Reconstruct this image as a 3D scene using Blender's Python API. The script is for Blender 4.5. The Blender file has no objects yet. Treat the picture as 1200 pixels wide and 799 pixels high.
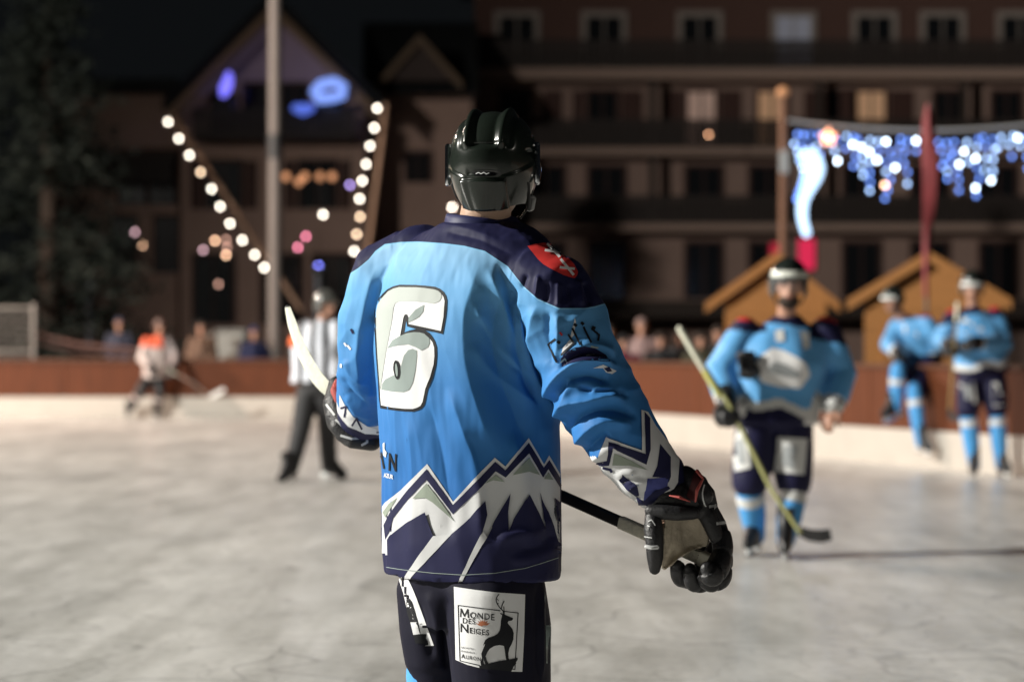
import bpy, bmesh, math, random
import numpy as np
from mathutils import Vector, Matrix, noise
from mathutils.bvhtree import BVHTree
from mathutils.geometry import tessellate_polygon

random.seed(7); rng = np.random.default_rng(7)
S = bpy.context.scene
R = math.radians

# ------------------------------------------------------------------ camera, world, lights, exposure
CAM = Vector((0.0, 0.0, 1.25)); F = 1200 * 85 / 36.0; HY = 412.0
cd = bpy.data.cameras.new('camera'); cam = bpy.data.objects.new('camera', cd)
S.collection.objects.link(cam); S.camera = cam
cam.location = CAM; cam.rotation_euler = (R(90), 0, 0)
cd.lens = 85; cd.sensor_width = 36; cd.shift_y = (HY - 399.5) / 1200.0
cd.clip_start = 0.1; cd.clip_end = 500
cd.dof.use_dof = True; cd.dof.focus_distance = 6.30; cd.dof.aperture_fstop = 2.45

w = bpy.data.worlds.new('World'); S.world = w; w.use_nodes = True
bg = w.node_tree.nodes['Background']
bg.inputs[0].default_value = (0.0040, 0.0046, 0.0052, 1); bg.inputs[1].default_value = 1.0

def lamp(name, kind, loc, target, power, col, **kw):
    l = bpy.data.lights.new(name, kind); o = bpy.data.objects.new(name, l)
    S.collection.objects.link(o); o.location = loc
    d = Vector(target) - Vector(loc); o.rotation_euler = d.to_track_quat('-Z', 'Y').to_euler()
    l.energy = power; l.color = col
    for k, v in kw.items(): setattr(l, k, v)
    return o
# rink floodlights on their masts, left of the frame (key), behind-left far end, plus a weak fill light added on the right to lift shadows
lamp('floodlight_key', 'SPOT', (-30, 7.5, 15), (2, 16, 0.5), 98000, (1.0, 0.965, 0.885), spot_size=R(129), spot_blend=0.5, shadow_soft_size=0.45)
lamp('floodlight_far', 'SPOT', (-22, 40, 14), (0, 38, 0), 34000, (1.0, 0.79, 0.65), spot_size=R(110), spot_blend=0.7, shadow_soft_size=0.5)
lamp('fill_right', 'SPOT', (26, -6, 13), (0, 14, 0.5), 900, (1.0, 0.93, 0.82), spot_size=R(90), spot_blend=0.7, shadow_soft_size=1.2)
S.view_settings.view_transform = 'Standard'; S.view_settings.look = 'None'
S.view_settings.exposure = 0.0; S.view_settings.gamma = 1.0
S.cycles.use_denoising = True
S.cycles.sample_clamp_indirect = 4.0
S.cycles.max_bounces = 6

# ------------------------------------------------------------------ helpers
def P(px, py, Y):                      # a pixel of the photograph at distance Y
    return Vector(((px - 600) / F * Y, Y, CAM.z - (py - HY) / F * Y))
def PX(v):                             # arrays of points -> pixels
    return 600 + F * v[:, 0] / v[:, 1], HY - F * (v[:, 2] - CAM.z) / v[:, 1]
def sm(a, b, x):
    t = np.clip((x - a) / (b - a), 0, 1); return t * t * (3 - 2 * t)

MATS = {}
def mat(name, col, rough=0.6, spec=0.4, metal=0.0, emit=None, estr=0.0, bump=0.0, bscale=60.0, vary=0.0, vscale=8.0,
        sheen=0.0, coat=0.0, trans=0.0, alpha=1.0, stretch=None):
    if name in MATS: return MATS[name]
    m = bpy.data.materials.new(name); m.use_nodes = True; nt = m.node_tree
    b = nt.nodes['Principled BSDF']
    b.inputs['Base Color'].default_value = (*col, 1); b.inputs['Roughness'].default_value = rough
    b.inputs['Specular IOR Level'].default_value = spec; b.inputs['Metallic'].default_value = metal
    if sheen: b.inputs['Sheen Weight'].default_value = sheen
    if coat: b.inputs['Coat Weight'].default_value = coat; b.inputs['Coat Roughness'].default_value = 0.06
    if alpha < 1: b.inputs['Alpha'].default_value = alpha
    if trans: b.inputs['Transmission Weight'].default_value = trans
    if emit:
        b.inputs['Emission Color'].default_value = (*emit, 1); b.inputs['Emission Strength'].default_value = estr
    if vary or bump:
        tc = nt.nodes.new('ShaderNodeTexCoord'); src = tc.outputs['Object']
        if stretch:
            mp = nt.nodes.new('ShaderNodeMapping'); mp.inputs['Scale'].default_value = stretch
            nt.links.new(src, mp.inputs[0]); src = mp.outputs[0]
    if vary:
        n = nt.nodes.new('ShaderNodeTexNoise'); n.inputs['Scale'].default_value = vscale; n.inputs['Detail'].default_value = 6
        nt.links.new(src, n.inputs['Vector'])
        mx = nt.nodes.new('ShaderNodeMix'); mx.data_type = 'RGBA'
        mx.inputs[6].default_value = (*[c * (1 - vary) for c in col], 1)
        mx.inputs[7].default_value = (*[min(1, c * (1 + vary)) for c in col], 1)
        nt.links.new(n.outputs['Fac'], mx.inputs[0]); nt.links.new(mx.outputs[2], b.inputs['Base Color'])
    if bump:
        n2 = nt.nodes.new('ShaderNodeTexNoise'); n2.inputs['Scale'].default_value = bscale; n2.inputs['Detail'].default_value = 5
        nt.links.new(src, n2.inputs['Vector'])
        bp = nt.nodes.new('ShaderNodeBump'); bp.inputs['Strength'].default_value = bump; bp.inputs['Distance'].default_value = 0.01
        nt.links.new(n2.outputs['Fac'], bp.inputs['Height']); nt.links.new(bp.outputs[0], b.inputs['Normal'])
    MATS[name] = m; return m

class MB:
    def __init__(s): s.V = []; s.F = []; s.M = []
    def add(s, V, Fc, m=0):
        o = len(s.V); s.V += [tuple(v) for v in V]; s.F += [tuple(i + o for i in f) for f in Fc]; s.M += [m] * len(Fc)
        return s
    def loft(s, rings, m=0, closed=True, caps=True):
        n = len(rings[0]); V = [p for r in rings for p in r]; Fc = []
        for k in range(len(rings) - 1):
            for i in range(n if closed else n - 1):
                j = (i + 1) % n; Fc.append((k * n + i, k * n + j, (k + 1) * n + j, (k + 1) * n + i))
        if caps:
            Fc.append(tuple(range(n - 1, -1, -1))); Fc.append(tuple((len(rings) - 1) * n + i for i in range(n)))
        return s.add(V, Fc, m)
    def tube(s, path, rad, n=12, m=0, round_=True, flat=1.0, up=None):
        p = [Vector(q) for q in path]
        r = list(rad) if hasattr(rad, '__len__') else [rad] * len(p)
        T = [(p[min(i + 1, len(p) - 1)] - p[max(i - 1, 0)]).normalized() for i in range(len(p))]
        a = Vector(up) if up else (Vector((0, 0, 1)) if abs(T[0].z) < 0.9 else Vector((1, 0, 0)))
        N = (a - T[0] * a.dot(T[0])).normalized(); rings = []
        fr = []
        for i in range(len(p)):
            N = (N - T[i] * N.dot(T[i])).normalized(); fr.append((N.copy(), T[i].cross(N)))
        def ring(c, fr_, rr): return [c + (fr_[0] * math.cos(2 * math.pi * k / n) * flat + fr_[1] * math.sin(2 * math.pi * k / n)) * rr for k in range(n)]
        if round_:
            for a_ in (80, 55, 28): rings.append(ring(p[0] - T[0] * r[0] * math.sin(R(a_)), fr[0], r[0] * math.cos(R(a_))))
        for i in range(len(p)): rings.append(ring(p[i], fr[i], r[i]))
        if round_:
            for a_ in (28, 55, 80): rings.append(ring(p[-1] + T[-1] * r[-1] * math.sin(R(a_)), fr[-1], r[-1] * math.cos(R(a_))))
        return s.loft(rings, m)
    def ell(s, c, rad, n=16, k=10, m=0, M=None):
        c = Vector(c); rings = []
        for j in range(k + 1):
            ph = math.pi * (0.02 + 0.96 * j / k) - math.pi / 2
            ring = []
            for i in range(n):
                th = 2 * math.pi * i / n
                v = Vector((rad[0] * math.cos(ph) * math.cos(th), rad[1] * math.cos(ph) * math.sin(th), rad[2] * math.sin(ph)))
                ring.append(c + (M @ v if M else v))
            rings.append(ring)
        return s.loft(rings, m)
    def box(s, c, size, m=0, M=None, bev=0.0):
        c = Vector(c); bm = bmesh.new(); bmesh.ops.create_cube(bm, size=1)
        for v in bm.verts: v.co = Vector((v.co.x * size[0], v.co.y * size[1], v.co.z * size[2]))
        if bev: bmesh.ops.bevel(bm, geom=bm.edges[:], offset=bev, segments=2, affect='EDGES')
        bm.verts.index_update()
        V = [c + (M @ v.co if M else v.co) for v in bm.verts]; Fc = [tuple(v.index for v in f.verts) for f in bm.faces]
        bm.free(); return s.add(V, Fc, m)
    def prism(s, poly, d, m=0):        # 3-D planar outline swept by vector d
        d = Vector(d); n = len(poly); A = [Vector(p) for p in poly]
        return s.loft([A, [p + d for p in A]], m)
    def mesh(s, name='m'):
        me = bpy.data.meshes.new(name); me.from_pydata(s.V, [], s.F); me.update()
        if any(s.M): me.polygons.foreach_set('material_index', s.M)
        bm = bmesh.new(); bm.from_mesh(me); bmesh.ops.recalc_face_normals(bm, faces=bm.faces[:]); bm.to_mesh(me); bm.free()
        return me
    def build(s, name, mats, parent=None, smooth=True, angle=40, **kw):
        return link(name, s.mesh(name), mats, parent, smooth, angle, **kw)

def link(name, me, mats, parent=None, smooth=True, angle=40, **kw):
    o = bpy.data.objects.new(name, me); S.collection.objects.link(o)
    for m in (mats if isinstance(mats, (list, tuple)) else [mats]): me.materials.append(m)
    if smooth:
        me.polygons.foreach_set('use_smooth', [True] * len(me.polygons))
        if angle < 180: me.set_sharp_from_angle(angle=R(angle))
    if parent:
        top = Vector((0, 0, 0)); q = parent
        while q: top += q.location; q = q.parent
        me.transform(Matrix.Translation(-top)); o.parent = parent
    tag(o, **kw); return o
def tag(o, label=None, cat=None, group=None, kind=None):
    if label: o['label'] = label
    if cat: o['category'] = cat
    if group: o['group'] = group
    if kind: o['kind'] = kind
    return o
def thing(name, loc, label, cat, group=None):
    o = bpy.data.objects.new(name, None); S.collection.objects.link(o); o.location = loc; o.empty_display_size = 0.1
    return tag(o, label, cat, group)
def recentre(o):                       # a one-mesh thing gets its origin at its base
    V = np.array([v.co for v in o.data.vertices]); c = V.mean(0); c[2] = V[:, 2].min()
    o.data.transform(Matrix.Translation(-Vector(c))); o.location = Vector(o.location) + Vector(c); return o
def remesh(mb, voxel, smooth=6, fac=0.5):
    me = mb.mesh('tmp') if isinstance(mb, MB) else mb
    o = bpy.data.objects.new('tmp', me); S.collection.objects.link(o)
    a = o.modifiers.new('r', 'REMESH'); a.mode = 'VOXEL'; a.voxel_size = voxel
    if smooth:
        b = o.modifiers.new('s', 'SMOOTH'); b.factor = fac; b.iterations = smooth
    dg = bpy.context.evaluated_depsgraph_get(); dg.update()
    out = bpy.data.meshes.new_from_object(o.evaluated_get(dg))
    bpy.data.objects.remove(o); bpy.data.meshes.remove(me); return out
def getv(me):
    a = np.empty(len(me.vertices) * 3); me.vertices.foreach_get('co', a); return a.reshape(-1, 3)
def getn(me):
    a = np.empty(len(me.vertices) * 3); me.vertices.foreach_get('normal', a); return a.reshape(-1, 3)
def setv(me, V): me.vertices.foreach_set('co', np.ascontiguousarray(V).ravel()); me.update()
def seg_dist(x, y, pts):               # distance to a polyline and position 0..1 along it
    pts = np.array(pts, float); L = np.hypot(*(pts[1:] - pts[:-1]).T); cum = np.concatenate([[0], np.cumsum(L)])
    best = np.full(x.shape, 1e9); tt = np.zeros(x.shape)
    for k in range(len(pts) - 1):
        d = pts[k + 1] - pts[k]; t = np.clip(((x - pts[k, 0]) * d[0] + (y - pts[k, 1]) * d[1]) / (d @ d), 0, 1)
        dd = np.hypot(x - pts[k, 0] - t * d[0], y - pts[k, 1] - t * d[1]); q = dd < best
        best[q] = dd[q]; tt[q] = ((cum[k] + t * L[k]) / cum[-1])[q]
    return best, tt
def smoothpts(pts, n=24):
    pts = np.array(pts, float)
    if len(pts) < 3: return pts
    t = np.linspace(0, len(pts) - 1, n); out = []
    for u in t:
        i = min(int(u), len(pts) - 2); f = u - i
        p0, p1, p2, p3 = pts[max(i - 1, 0)], pts[i], pts[i + 1], pts[min(i + 2, len(pts) - 1)]
        out.append(0.5 * (2 * p1 + (p2 - p0) * f + (2 * p0 - 5 * p1 + 4 * p2 - p3) * f * f + (3 * p1 - p0 - 3 * p2 + p3) * f ** 3))
    return np.array(out)
def bvh_of(me): return BVHTree.FromPolygons([v.co[:] for v in me.vertices], [p.vertices[:] for p in me.polygons])

def chop(tris_v, tris_f, cell):
    bm = bmesh.new(); vs = [bm.verts.new((v[0], v[1], 0)) for v in tris_v]
    for f in tris_f:
        try: bm.faces.new([vs[i] for i in f])
        except ValueError: pass
    a = np.array(tris_v)[:, :2]
    for ax in (0, 1):
        lo, hi = a[:, ax].min(), a[:, ax].max(); k = math.ceil(lo / cell) * cell
        while k < hi:
            co = (k, 0, 0) if ax == 0 else (0, k, 0); no = (1, 0, 0) if ax == 0 else (0, 1, 0)
            bmesh.ops.bisect_plane(bm, geom=bm.verts[:] + bm.edges[:] + bm.faces[:], dist=1e-5, plane_co=co, plane_no=no); k += cell
    bm.verts.index_update()
    V = [v.co[:2] for v in bm.verts]; Fc = [tuple(v.index for v in f.verts) for f in bm.faces]; bm.free()
    return V, Fc
def project(mb, V, Fc, bvh, off, m, Yhint):
    """lay flat print pieces on a cloth or shell surface"""
    out = []
    for x, y in V:
        d = (P(x, y, 1.0) - CAM).normalized(); h = bvh.ray_cast(CAM, d)
        if h[0] is None or h[0].y > Yhint + 0.35:
            q = P(x, y, Yhint); h = bvh.find_nearest(q); loc, n = h[0], h[1]
        else: loc, n = h[0], h[1]
        if n.dot(d) > 0: n = -n
        out.append(loc + (n - d * 0.5) * off)
    k = []
    for f in Fc:
        a, b, c = out[f[0]], out[f[1]], out[f[2]]
        nn = (b - a).cross(c - a)
        if nn.dot((a - CAM)) > 0: f = tuple(reversed(f))
        if max((out[i] - a).length for i in f) < 0.06: k.append(f)
    mb.add(out, k, m)
def patch(mb, polys, bvh, off, m, Yhint=6.3, cell=4.0):
    polys = polys if isinstance(polys[0][0], (tuple, list, np.ndarray)) else [polys]
    co = [[Vector((p[0], p[1], 0)) for p in q] for q in polys]
    tr = tessellate_polygon(co); flat = [p for q in co for p in q]
    V, Fc = chop([tuple(p) for p in flat], tr, cell); project(mb, V, Fc, bvh, off, m, Yhint)
def stroke(mb, pts, wd, bvh, off, m, Yhint=6.3, cell=4.0):
    pts = np.array(pts, float)
    for k in range(len(pts) - 1):
        d = pts[k + 1] - pts[k]; l = np.hypot(*d); d = d / max(l, 1e-6); n = np.array((-d[1], d[0])) * wd / 2; e = d * wd * 0.3
        patch(mb, [pts[k] - n - e, pts[k + 1] - n + e, pts[k + 1] + n + e, pts[k] + n - e], bvh, off, m, Yhint, cell)
def text2d(s, size=1.0, shear=0.0, bold=0.0, narrow=1.0):
    c = bpy.data.curves.new('t', 'FONT'); c.body = s; c.size = size; c.shear = shear; c.offset = bold; c.resolution_u = 3
    o = bpy.data.objects.new('t', c); S.collection.objects.link(o)
    dg = bpy.context.evaluated_depsgraph_get(); dg.update()
    me = bpy.data.meshes.new_from_object(o.evaluated_get(dg))
    V = [(v.co.x * narrow, v.co.y) for v in me.vertices]; Fc = [tuple(p.vertices) for p in me.polygons]
    bpy.data.objects.remove(o); bpy.data.curves.remove(c); bpy.data.meshes.remove(me); return V, Fc
def textpatch(mb, s, o, ux, uy, bvh, off, m, Yhint=6.3, cell=4.0, **kw):
    """o: baseline start pixel; ux, uy: pixel vectors per unit of text"""
    V, Fc = text2d(s, **kw)
    V = [(o[0] + x * ux[0] + y * uy[0], o[1] + x * ux[1] + y * uy[1], 0) for x, y in V]
    if not Fc: return
    V, Fc = chop(V, Fc, cell); project(mb, V, Fc, bvh, off, m, Yhint)
def tomesh(mb, me):                    # a finished mesh joins a builder
    mb.add([v.co[:] for v in me.vertices], [tuple(p.vertices) for p in me.polygons], 0)
# ------------------------------------------------------------------ ice, ground, boards
def ice_material():
    m = bpy.data.materials.new('scuffed_ice'); m.use_nodes = True; nt = m.node_tree; b = nt.nodes['Principled BSDF']
    tc = nt.nodes.new('ShaderNodeTexCoord')
    def noise_(scale, st, det=5):
        mp = nt.nodes.new('ShaderNodeMapping'); mp.inputs['Scale'].default_value = st; mp.inputs['Rotation'].default_value = (0, 0, R(((len(nt.nodes) * 7) % 50) - 25))
        n = nt.nodes.new('ShaderNodeTexNoise'); n.inputs['Scale'].default_value = scale; n.inputs['Detail'].default_value = det
        nt.links.new(tc.outputs['Object'], mp.inputs[0]); nt.links.new(mp.outputs[0], n.inputs['Vector']); return n.outputs['Fac']
    def ramp(src, a, b_, c0, c1):
        r = nt.nodes.new('ShaderNodeValToRGB'); r.color_ramp.elements[0].position = a; r.color_ramp.elements[1].position = b_
        r.color_ramp.elements[0].color = (*c0, 1); r.color_ramp.elements[1].color = (*c1, 1); nt.links.new(src, r.inputs[0]); return r.outputs[0]
    def mul(a, c):
        x = nt.nodes.new('ShaderNodeMix'); x.data_type = 'RGBA'; x.blend_type = 'MULTIPLY'; x.inputs[0].default_value = 1
        nt.links.new(a, x.inputs[6]); nt.links.new(c, x.inputs[7]); return x.outputs[2]
    big = ramp(noise_(0.8, (1, 0.30, 1)), .3, .7, (.56, .56, .545), (.90, .895, .865))
    streak = ramp(noise_(1.6, (1.9, 0.45, 1), 9), .35, .62, (.76, .76, .75), (1, 1, 1))
    streak2 = ramp(noise_(3.2, (2.4, 0.30, 1), 9), .36, .58, (.88, .88, .87), (1, 1, 1))
    fine = ramp(noise_(22, (1, 1, 1), 6), .3, .65, (.84, .84, .84), (1, 1, 1))
    def cuts(scale, wd, dark):                     # curved skate cuts
        nz = nt.nodes.new('ShaderNodeTexNoise'); nz.inputs['Scale'].default_value = scale * .8; nt.links.new(tc.outputs['Object'], nz.inputs['Vector'])
        ad = nt.nodes.new('ShaderNodeVectorMath'); ad.operation = 'MULTIPLY_ADD'; ad.inputs[1].default_value = (1.6 / scale,) * 3
        nt.links.new(nz.outputs['Color'], ad.inputs[0]); nt.links.new(tc.outputs['Object'], ad.inputs[2])
        vo = nt.nodes.new('ShaderNodeTexVoronoi'); vo.feature = 'DISTANCE_TO_EDGE'; vo.inputs['Scale'].default_value = scale; nt.links.new(ad.outputs[0], vo.inputs['Vector'])
        return ramp(vo.outputs['Distance'], 0.0, wd, (dark,) * 3, (1, 1, 1))
    col = mul(mul(mul(big, streak), streak2), fine)
    nt.links.new(mul(mul(col, cuts(.9, .022, .74)), cuts(2.3, .03, .82)), b.inputs['Base Color'])
    b.inputs['Roughness'].default_value = 0.30; b.inputs['Specular IOR Level'].default_value = 0.5
    bp = nt.nodes.new('ShaderNodeBump'); bp.inputs['Strength'].default_value = 0.35; bp.inputs['Distance'].default_value = 0.01
    nt.links.new(noise_(14, (1, 1, 1), 8), bp.inputs['Height']); nt.links.new(bp.outputs[0], b.inputs['Normal'])
    return m
def sheet(name, poly, z, m):
    o = MB().add([(x, y, z) for x, y in poly], [tuple(range(len(poly)))]).build(name, m, smooth=False)
    tag(o, kind='structure'); return o
M_asph = mat('asphalt', (.035, .033, .032), .9, vary=.4, vscale=3)
sheet('ground', [(-120, -40), (120, -40), (120, 190), (-120, 190)], -0.012, M_asph)
CORN = (-2.3, 45.4)                                    # where the end boards meet the long boards
RB = [(CORN[0], CORN[1]), (1.68, 34.0), (3.91, 27.7), (5.3, 25.0), (8.9, 15.0), (14.5, -1)]
RB = [(1.68 + (34 - y) * 0.356, y) for y in (45.4, 34.0, 27.7, 25.0, 15.0, -2.0)]
CORN = RB[0]
sheet('ice', [(-40, -12), (RB[-1][0], -12)] + RB[::-1] + [(-40, 45.6)], 0.0, ice_material())

M_white = mat('kickplate_white', (.47, .435, .39), .55, vary=.12, vscale=3)
M_board = mat('board_wood', (.098, .029, .011), .6, .2, vary=.5, vscale=2.2, stretch=(7, 7, .5), bump=.2, bscale=8)
M_cap = mat('board_cap', (.10, .040, .020), .5, vary=.3)
def boards(path, label, name='rink_boards', step=2.4):
    d0 = Vector((path[1][0] - path[0][0], path[1][1] - path[0][1], 0)); Ltot = d0.length; d0.normalize(); nrm = Vector((d0.y, -d0.x, 0))
    a = Vector((path[0][0], path[0][1], 0)); root = thing(name, a, label, 'rink boards')
    M = Matrix((d0, nrm, (0, 0, 1))).transposed().to_3x3()
    kp = MB(); kp.box(a + d0 * Ltot / 2 + Vector((0, 0, .20)), (Ltot, .05, .40), M=M); kp.build('kick_plate', M_white, root)
    wd = MB(); k = 0.0
    while k < Ltot:
        l = min(step, Ltot - k); wd.box(a + d0 * (k + l / 2) - nrm * .012 + Vector((0, 0, .735)), (l - .012, .05, .665), M=M, bev=.004); k += step
    wd.build('wood_panel', M_board, root)
    cp = MB(); cp.box(a + d0 * Ltot / 2 + Vector((0, 0, 1.09)), (Ltot, .11, .05), M=M, bev=.01); cp.build('cap_rail', M_cap, root)
    ps = MB(); k = 0.6
    while k < Ltot: ps.box(a + d0 * k - nrm * .09 + Vector((0, 0, .53)), (.08, .10, 1.06), M=M); k += 2.4
    ps.build('rear_strut', M_cap, root); return root
boards([(-30, 45.5), (CORN[0] - .03, 45.5)], 'reddish brown wooden rink boards across the far left end of the ice')
boards([RB[0], RB[-1]], 'reddish brown wooden rink boards along the right side of the ice')

# ------------------------------------------------------------------ buildings
M_plaster = mat('plaster', (.30, .20, .165), .9, vary=.15, vscale=1.2)
M_plaster2 = mat('plaster_chalet', (.40, .26, .21), .9, vary=.18, vscale=1.0)
M_gable = mat('gable_purple_lit', (.46, .33, .40), .9, vary=.12, vscale=1.0)  # purple light on the gable is mixed into this plaster colour
M_darkwood = mat('dark_wood', (.030, .018, .013), .7, vary=.3)
M_shut = mat('shutter_wood', (.055, .020, .014), .7, vary=.3)
M_frame = mat('window_frame', (.30, .25, .22), .7)
M_glass = mat('window_glass', (.012, .013, .015), .12, .6)
M_roof = mat('roof_slate', (.012, .013, .014), .85, vary=.3)
M_rail = mat('railing_wood', (.026, .017, .014), .7)
M_lit = mat('lit_curtain', (.6, .45, .38), .8, emit=(1, .60, .47), estr=.10)
M_lit2 = mat('warm_curtain', (.6, .4, .25), .8, emit=(1, .52, .28), estr=.15)
M_litb = mat('cool_curtain', (.4, .4, .45), .8, emit=(.7, .75, 1), estr=.05)

YB = 90.0
def bx(mb, x0, x1, y0, y1, Y, t, m=0):        # a box whose front face covers a pixel rectangle at distance Y
    a = P(x0, y1, Y); b = P(x1, y0, Y); mb.box(((a.x + b.x) / 2, Y + t / 2, (a.z + b.z) / 2), (b.x - a.x, t, b.z - a.z), m); return mb
def window(root, x0, x1, y0, y1, Y, pane, frame=True, shutters=True):
    f = MB(); w_ = (x1 - x0); fr = 7 if frame else 4
    bx(f, x0 - fr, x0, y0 - fr, y1, Y - .10, .12); bx(f, x1, x1 + fr, y0 - fr, y1, Y - .10, .12); bx(f, x0, x1, y0 - fr, y0, Y - .10, .12)
    bx(f, (x0 + x1) / 2 - 1, (x0 + x1) / 2 + 1, y0, y1, Y - .05, .06)
    fo = f.build('window', M_frame if frame else M_shut, root, smooth=False)
    bx(MB(), x0, x1, y0, y1, Y - .04, .03).build('pane', pane, fo, smooth=False)
    if shutters:
        for sx in (x0 - fr - 15, x1 + fr + 2): bx(MB(), sx, sx + 13, y0 - 2, y1, Y - .08, .05).build('shutter', M_shut, fo, smooth=False)

b1 = thing('apartment_building', P(900, 412, YB) - Vector((0, 0, 1.25)), 'long pale apartment block with rows of dark wooden balconies behind the rink', 'building')
g0 = HY + 1.25 / YB * F
bx(MB(), 556, 1500, 82, g0, YB, 12).build('wall', M_plaster, b1, smooth=False)
bx(MB(), 556, 1500, -70, 80, YB + .9, 11).build('attic_wall', mat('attic_wood', (.105, .052, .040), .8, vary=.25), b1, smooth=False)
bx(MB(), 530, 1520, -130, -70, YB - 2.0, 15).build('roof', M_roof, b1, smooth=False)
for (y0, y1) in ((80, 93), (173, 182), (262, 271)):
    bx(MB(), 552, 1500, y0, y1, YB - 1.5, 1.48).build('balcony_slab', mat('slab', (.34, .235, .19), .85, vary=.15), b1, smooth=False)
def railing(x0, x1, y0, y1, Y, root):
    r = MB(); bx(r, x0, x1, y0, y0 + 3, Y, .10); bx(r, x0, x1, y1 - 3, y1, Y + .02, .06); x = x0
    while x < x1 - 3: bx(r, x, x + 4.2, y0 + 3, y1 - 3, Y + .03, .03); x += 4.9
    r.build('railing', M_rail, root, smooth=False)
for (y0, y1) in ((47, 80), (140, 173), (229, 262)): railing(552, 1500, y0, y1, YB - 1.5, b1)
for x, pane in ((606, M_glass), (708, M_glass), (820, M_glass), (930, M_litb), (1025, M_glass), (1105, M_glass), (1195, M_glass)):
    window(b1, x - 20, x + 20, 20, 78, YB + .88, pane, True, False)
for x, pane, sh in ((604, M_glass, 0), (706, M_glass, 1), (822, M_lit, 1), (905, M_lit2, 0), (985, M_glass, 0), (1021, M_lit2, 1), (1112, M_glass, 0), (1180, M_glass, 0)):
    window(b1, x - 16, x + 16, 108, 172, YB, pane, False, bool(sh))
for x in (648, 742, 786, 858, 953, 1060): bx(MB(), x - 11, x + 11, 106, 172, YB - .06, .05).build('shutter', M_shut, b1, smooth=False)
for x in (640, 711, 825, 900, 1010, 1090, 1170):
    window(b1, x - 20, x + 20, 196, 262, YB, M_glass, False, False)
    window(b1, x - 20, x + 20, 285, 350, YB, M_glass, False, False)
for x in (765, 960, 1130): bx(MB(), x - 4, x + 4, 93, 262, YB - 1.45, .3).build('balcony_post', M_darkwood, b1, smooth=False)
bx(MB(), 552, 1500, 352, 372, YB - 3.2, 3.15).build('ground_floor_canopy', M_darkwood, b1, smooth=False)

YC = 80.0
c1 = thing('chalet', P(320, 412, YC) - Vector((0, 0, 1.25)), 'alpine chalet with a steep lit gable and dark balcony behind the mast', 'building')
gY = HY + 1.25 / YC * F
G = MB(); G.prism([P(212, 112, YC), P(428, 112, YC), P(320, 6, YC)], (0, 9, 0)); G.build('gable', M_gable, c1, smooth=False)
bx(MB(), 212, 428, 112, gY, YC, 9).build('wall', M_plaster2, c1, smooth=False)
for s in (-1, 1):
    e = P(320 + s * 130, 128, YC - 1.3); a = P(320, -2, YC - 1.3); n = Vector((0, 0, .28))
    MB().prism([e, a, a + n, e + n], (0, 11, 0)).build('roof_slope', M_roof, c1, smooth=False)
    a2 = P(320, 5, YC - 1.42); e2 = P(320 + s * 124, 130, YC - 1.42)
    MB().prism([e2, a2, a2 - n * 1.3, e2 - n * 1.3], (0, .1, 0)).build('bargeboard', mat('bargeboard', (.26, .165, .10), .8), c1, smooth=False)
bx(MB(), 225, 415, 158, 163, YC - 1.4, 1.38).build('balcony_slab', M_darkwood, c1, smooth=False)
railing(225, 415, 128, 158, YC - 1.4, c1)
for x in (262, 300, 345, 385): window(c1, x - 13, x + 13, 100 if x not in (262, 385) else 112, 157, YC, M_glass, False, False)
for x in (262, 372): window(c1, x - 20, x + 20, 190, 245, YC, M_glass, False, True)
for x in (250, 330, 390): window(c1, x - 22, x + 22, 300, 380, YC, M_glass, False, False)
w1 = thing('house_wing', P(150, 412, YC + 1) - Vector((0, 0, 1.25)), 'low plastered house wing with dark roof between the conifer and the gabled chalet', 'building')
bx(MB(), 60, 208, 106, gY, YC + .6, 8).build('wall', M_plaster2, w1, smooth=False)
bx(MB(), 20, 207, 92, 106, YC - .6, 10).build('roof', M_roof, w1, smooth=False)
for x in (155, 190): window(w1, x - 14, x + 14, 178, 240, YC + .6, M_glass, False, False)
bx(MB(), 60, 205, 178, 186, YC - .5, 1.08).build('balcony_slab', M_darkwood, w1, smooth=False)
railing(60, 205, 186, 214, YC - .5, w1)
for x in (145, 195): window(w1, x - 12, x + 12, 255, 320, YC + .6, M_glass, False, False)
l1 = thing('linking_house', P(492, 412, YC + 3) - Vector((0, 0, 1.25)), 'dim plastered house with a small dormer gable between chalet and apartment block', 'building')
bx(MB(), 432, 553, 110, HY + 1.25 / 83 * F, 83, 8).build('wall', M_plaster2, l1, smooth=False)
MB().prism([P(425, 110, 81.8), P(560, 110, 81.8), P(560, 30, 88), P(425, 30, 88)], (0, .15, .12)).build('roof', M_roof, l1, smooth=False)
D = MB(); D.prism([P(455, 95, 82), P(530, 95, 82), P(492, 52, 82)], (0, 3, 0)); D.build('dormer', mat('dormer_wood', (.06, .04, .035), .8), l1, smooth=False)
for s in (-1, 1):
    e = P(492 + s * 50, 96, 81.7); a = P(492, 40, 81.7); n = Vector((0, 0, .32))
    MB().prism([e, a, a - n, e - n], (0, 3, 0)).build('bargeboard', mat('bargeboard2', (.15, .10, .065), .8), l1, smooth=False)
for (x, y) in ((490, 180), (490, 275)): window(l1, x - 13, x + 13, y, y + 34, 83, M_glass, False, False)

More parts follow.
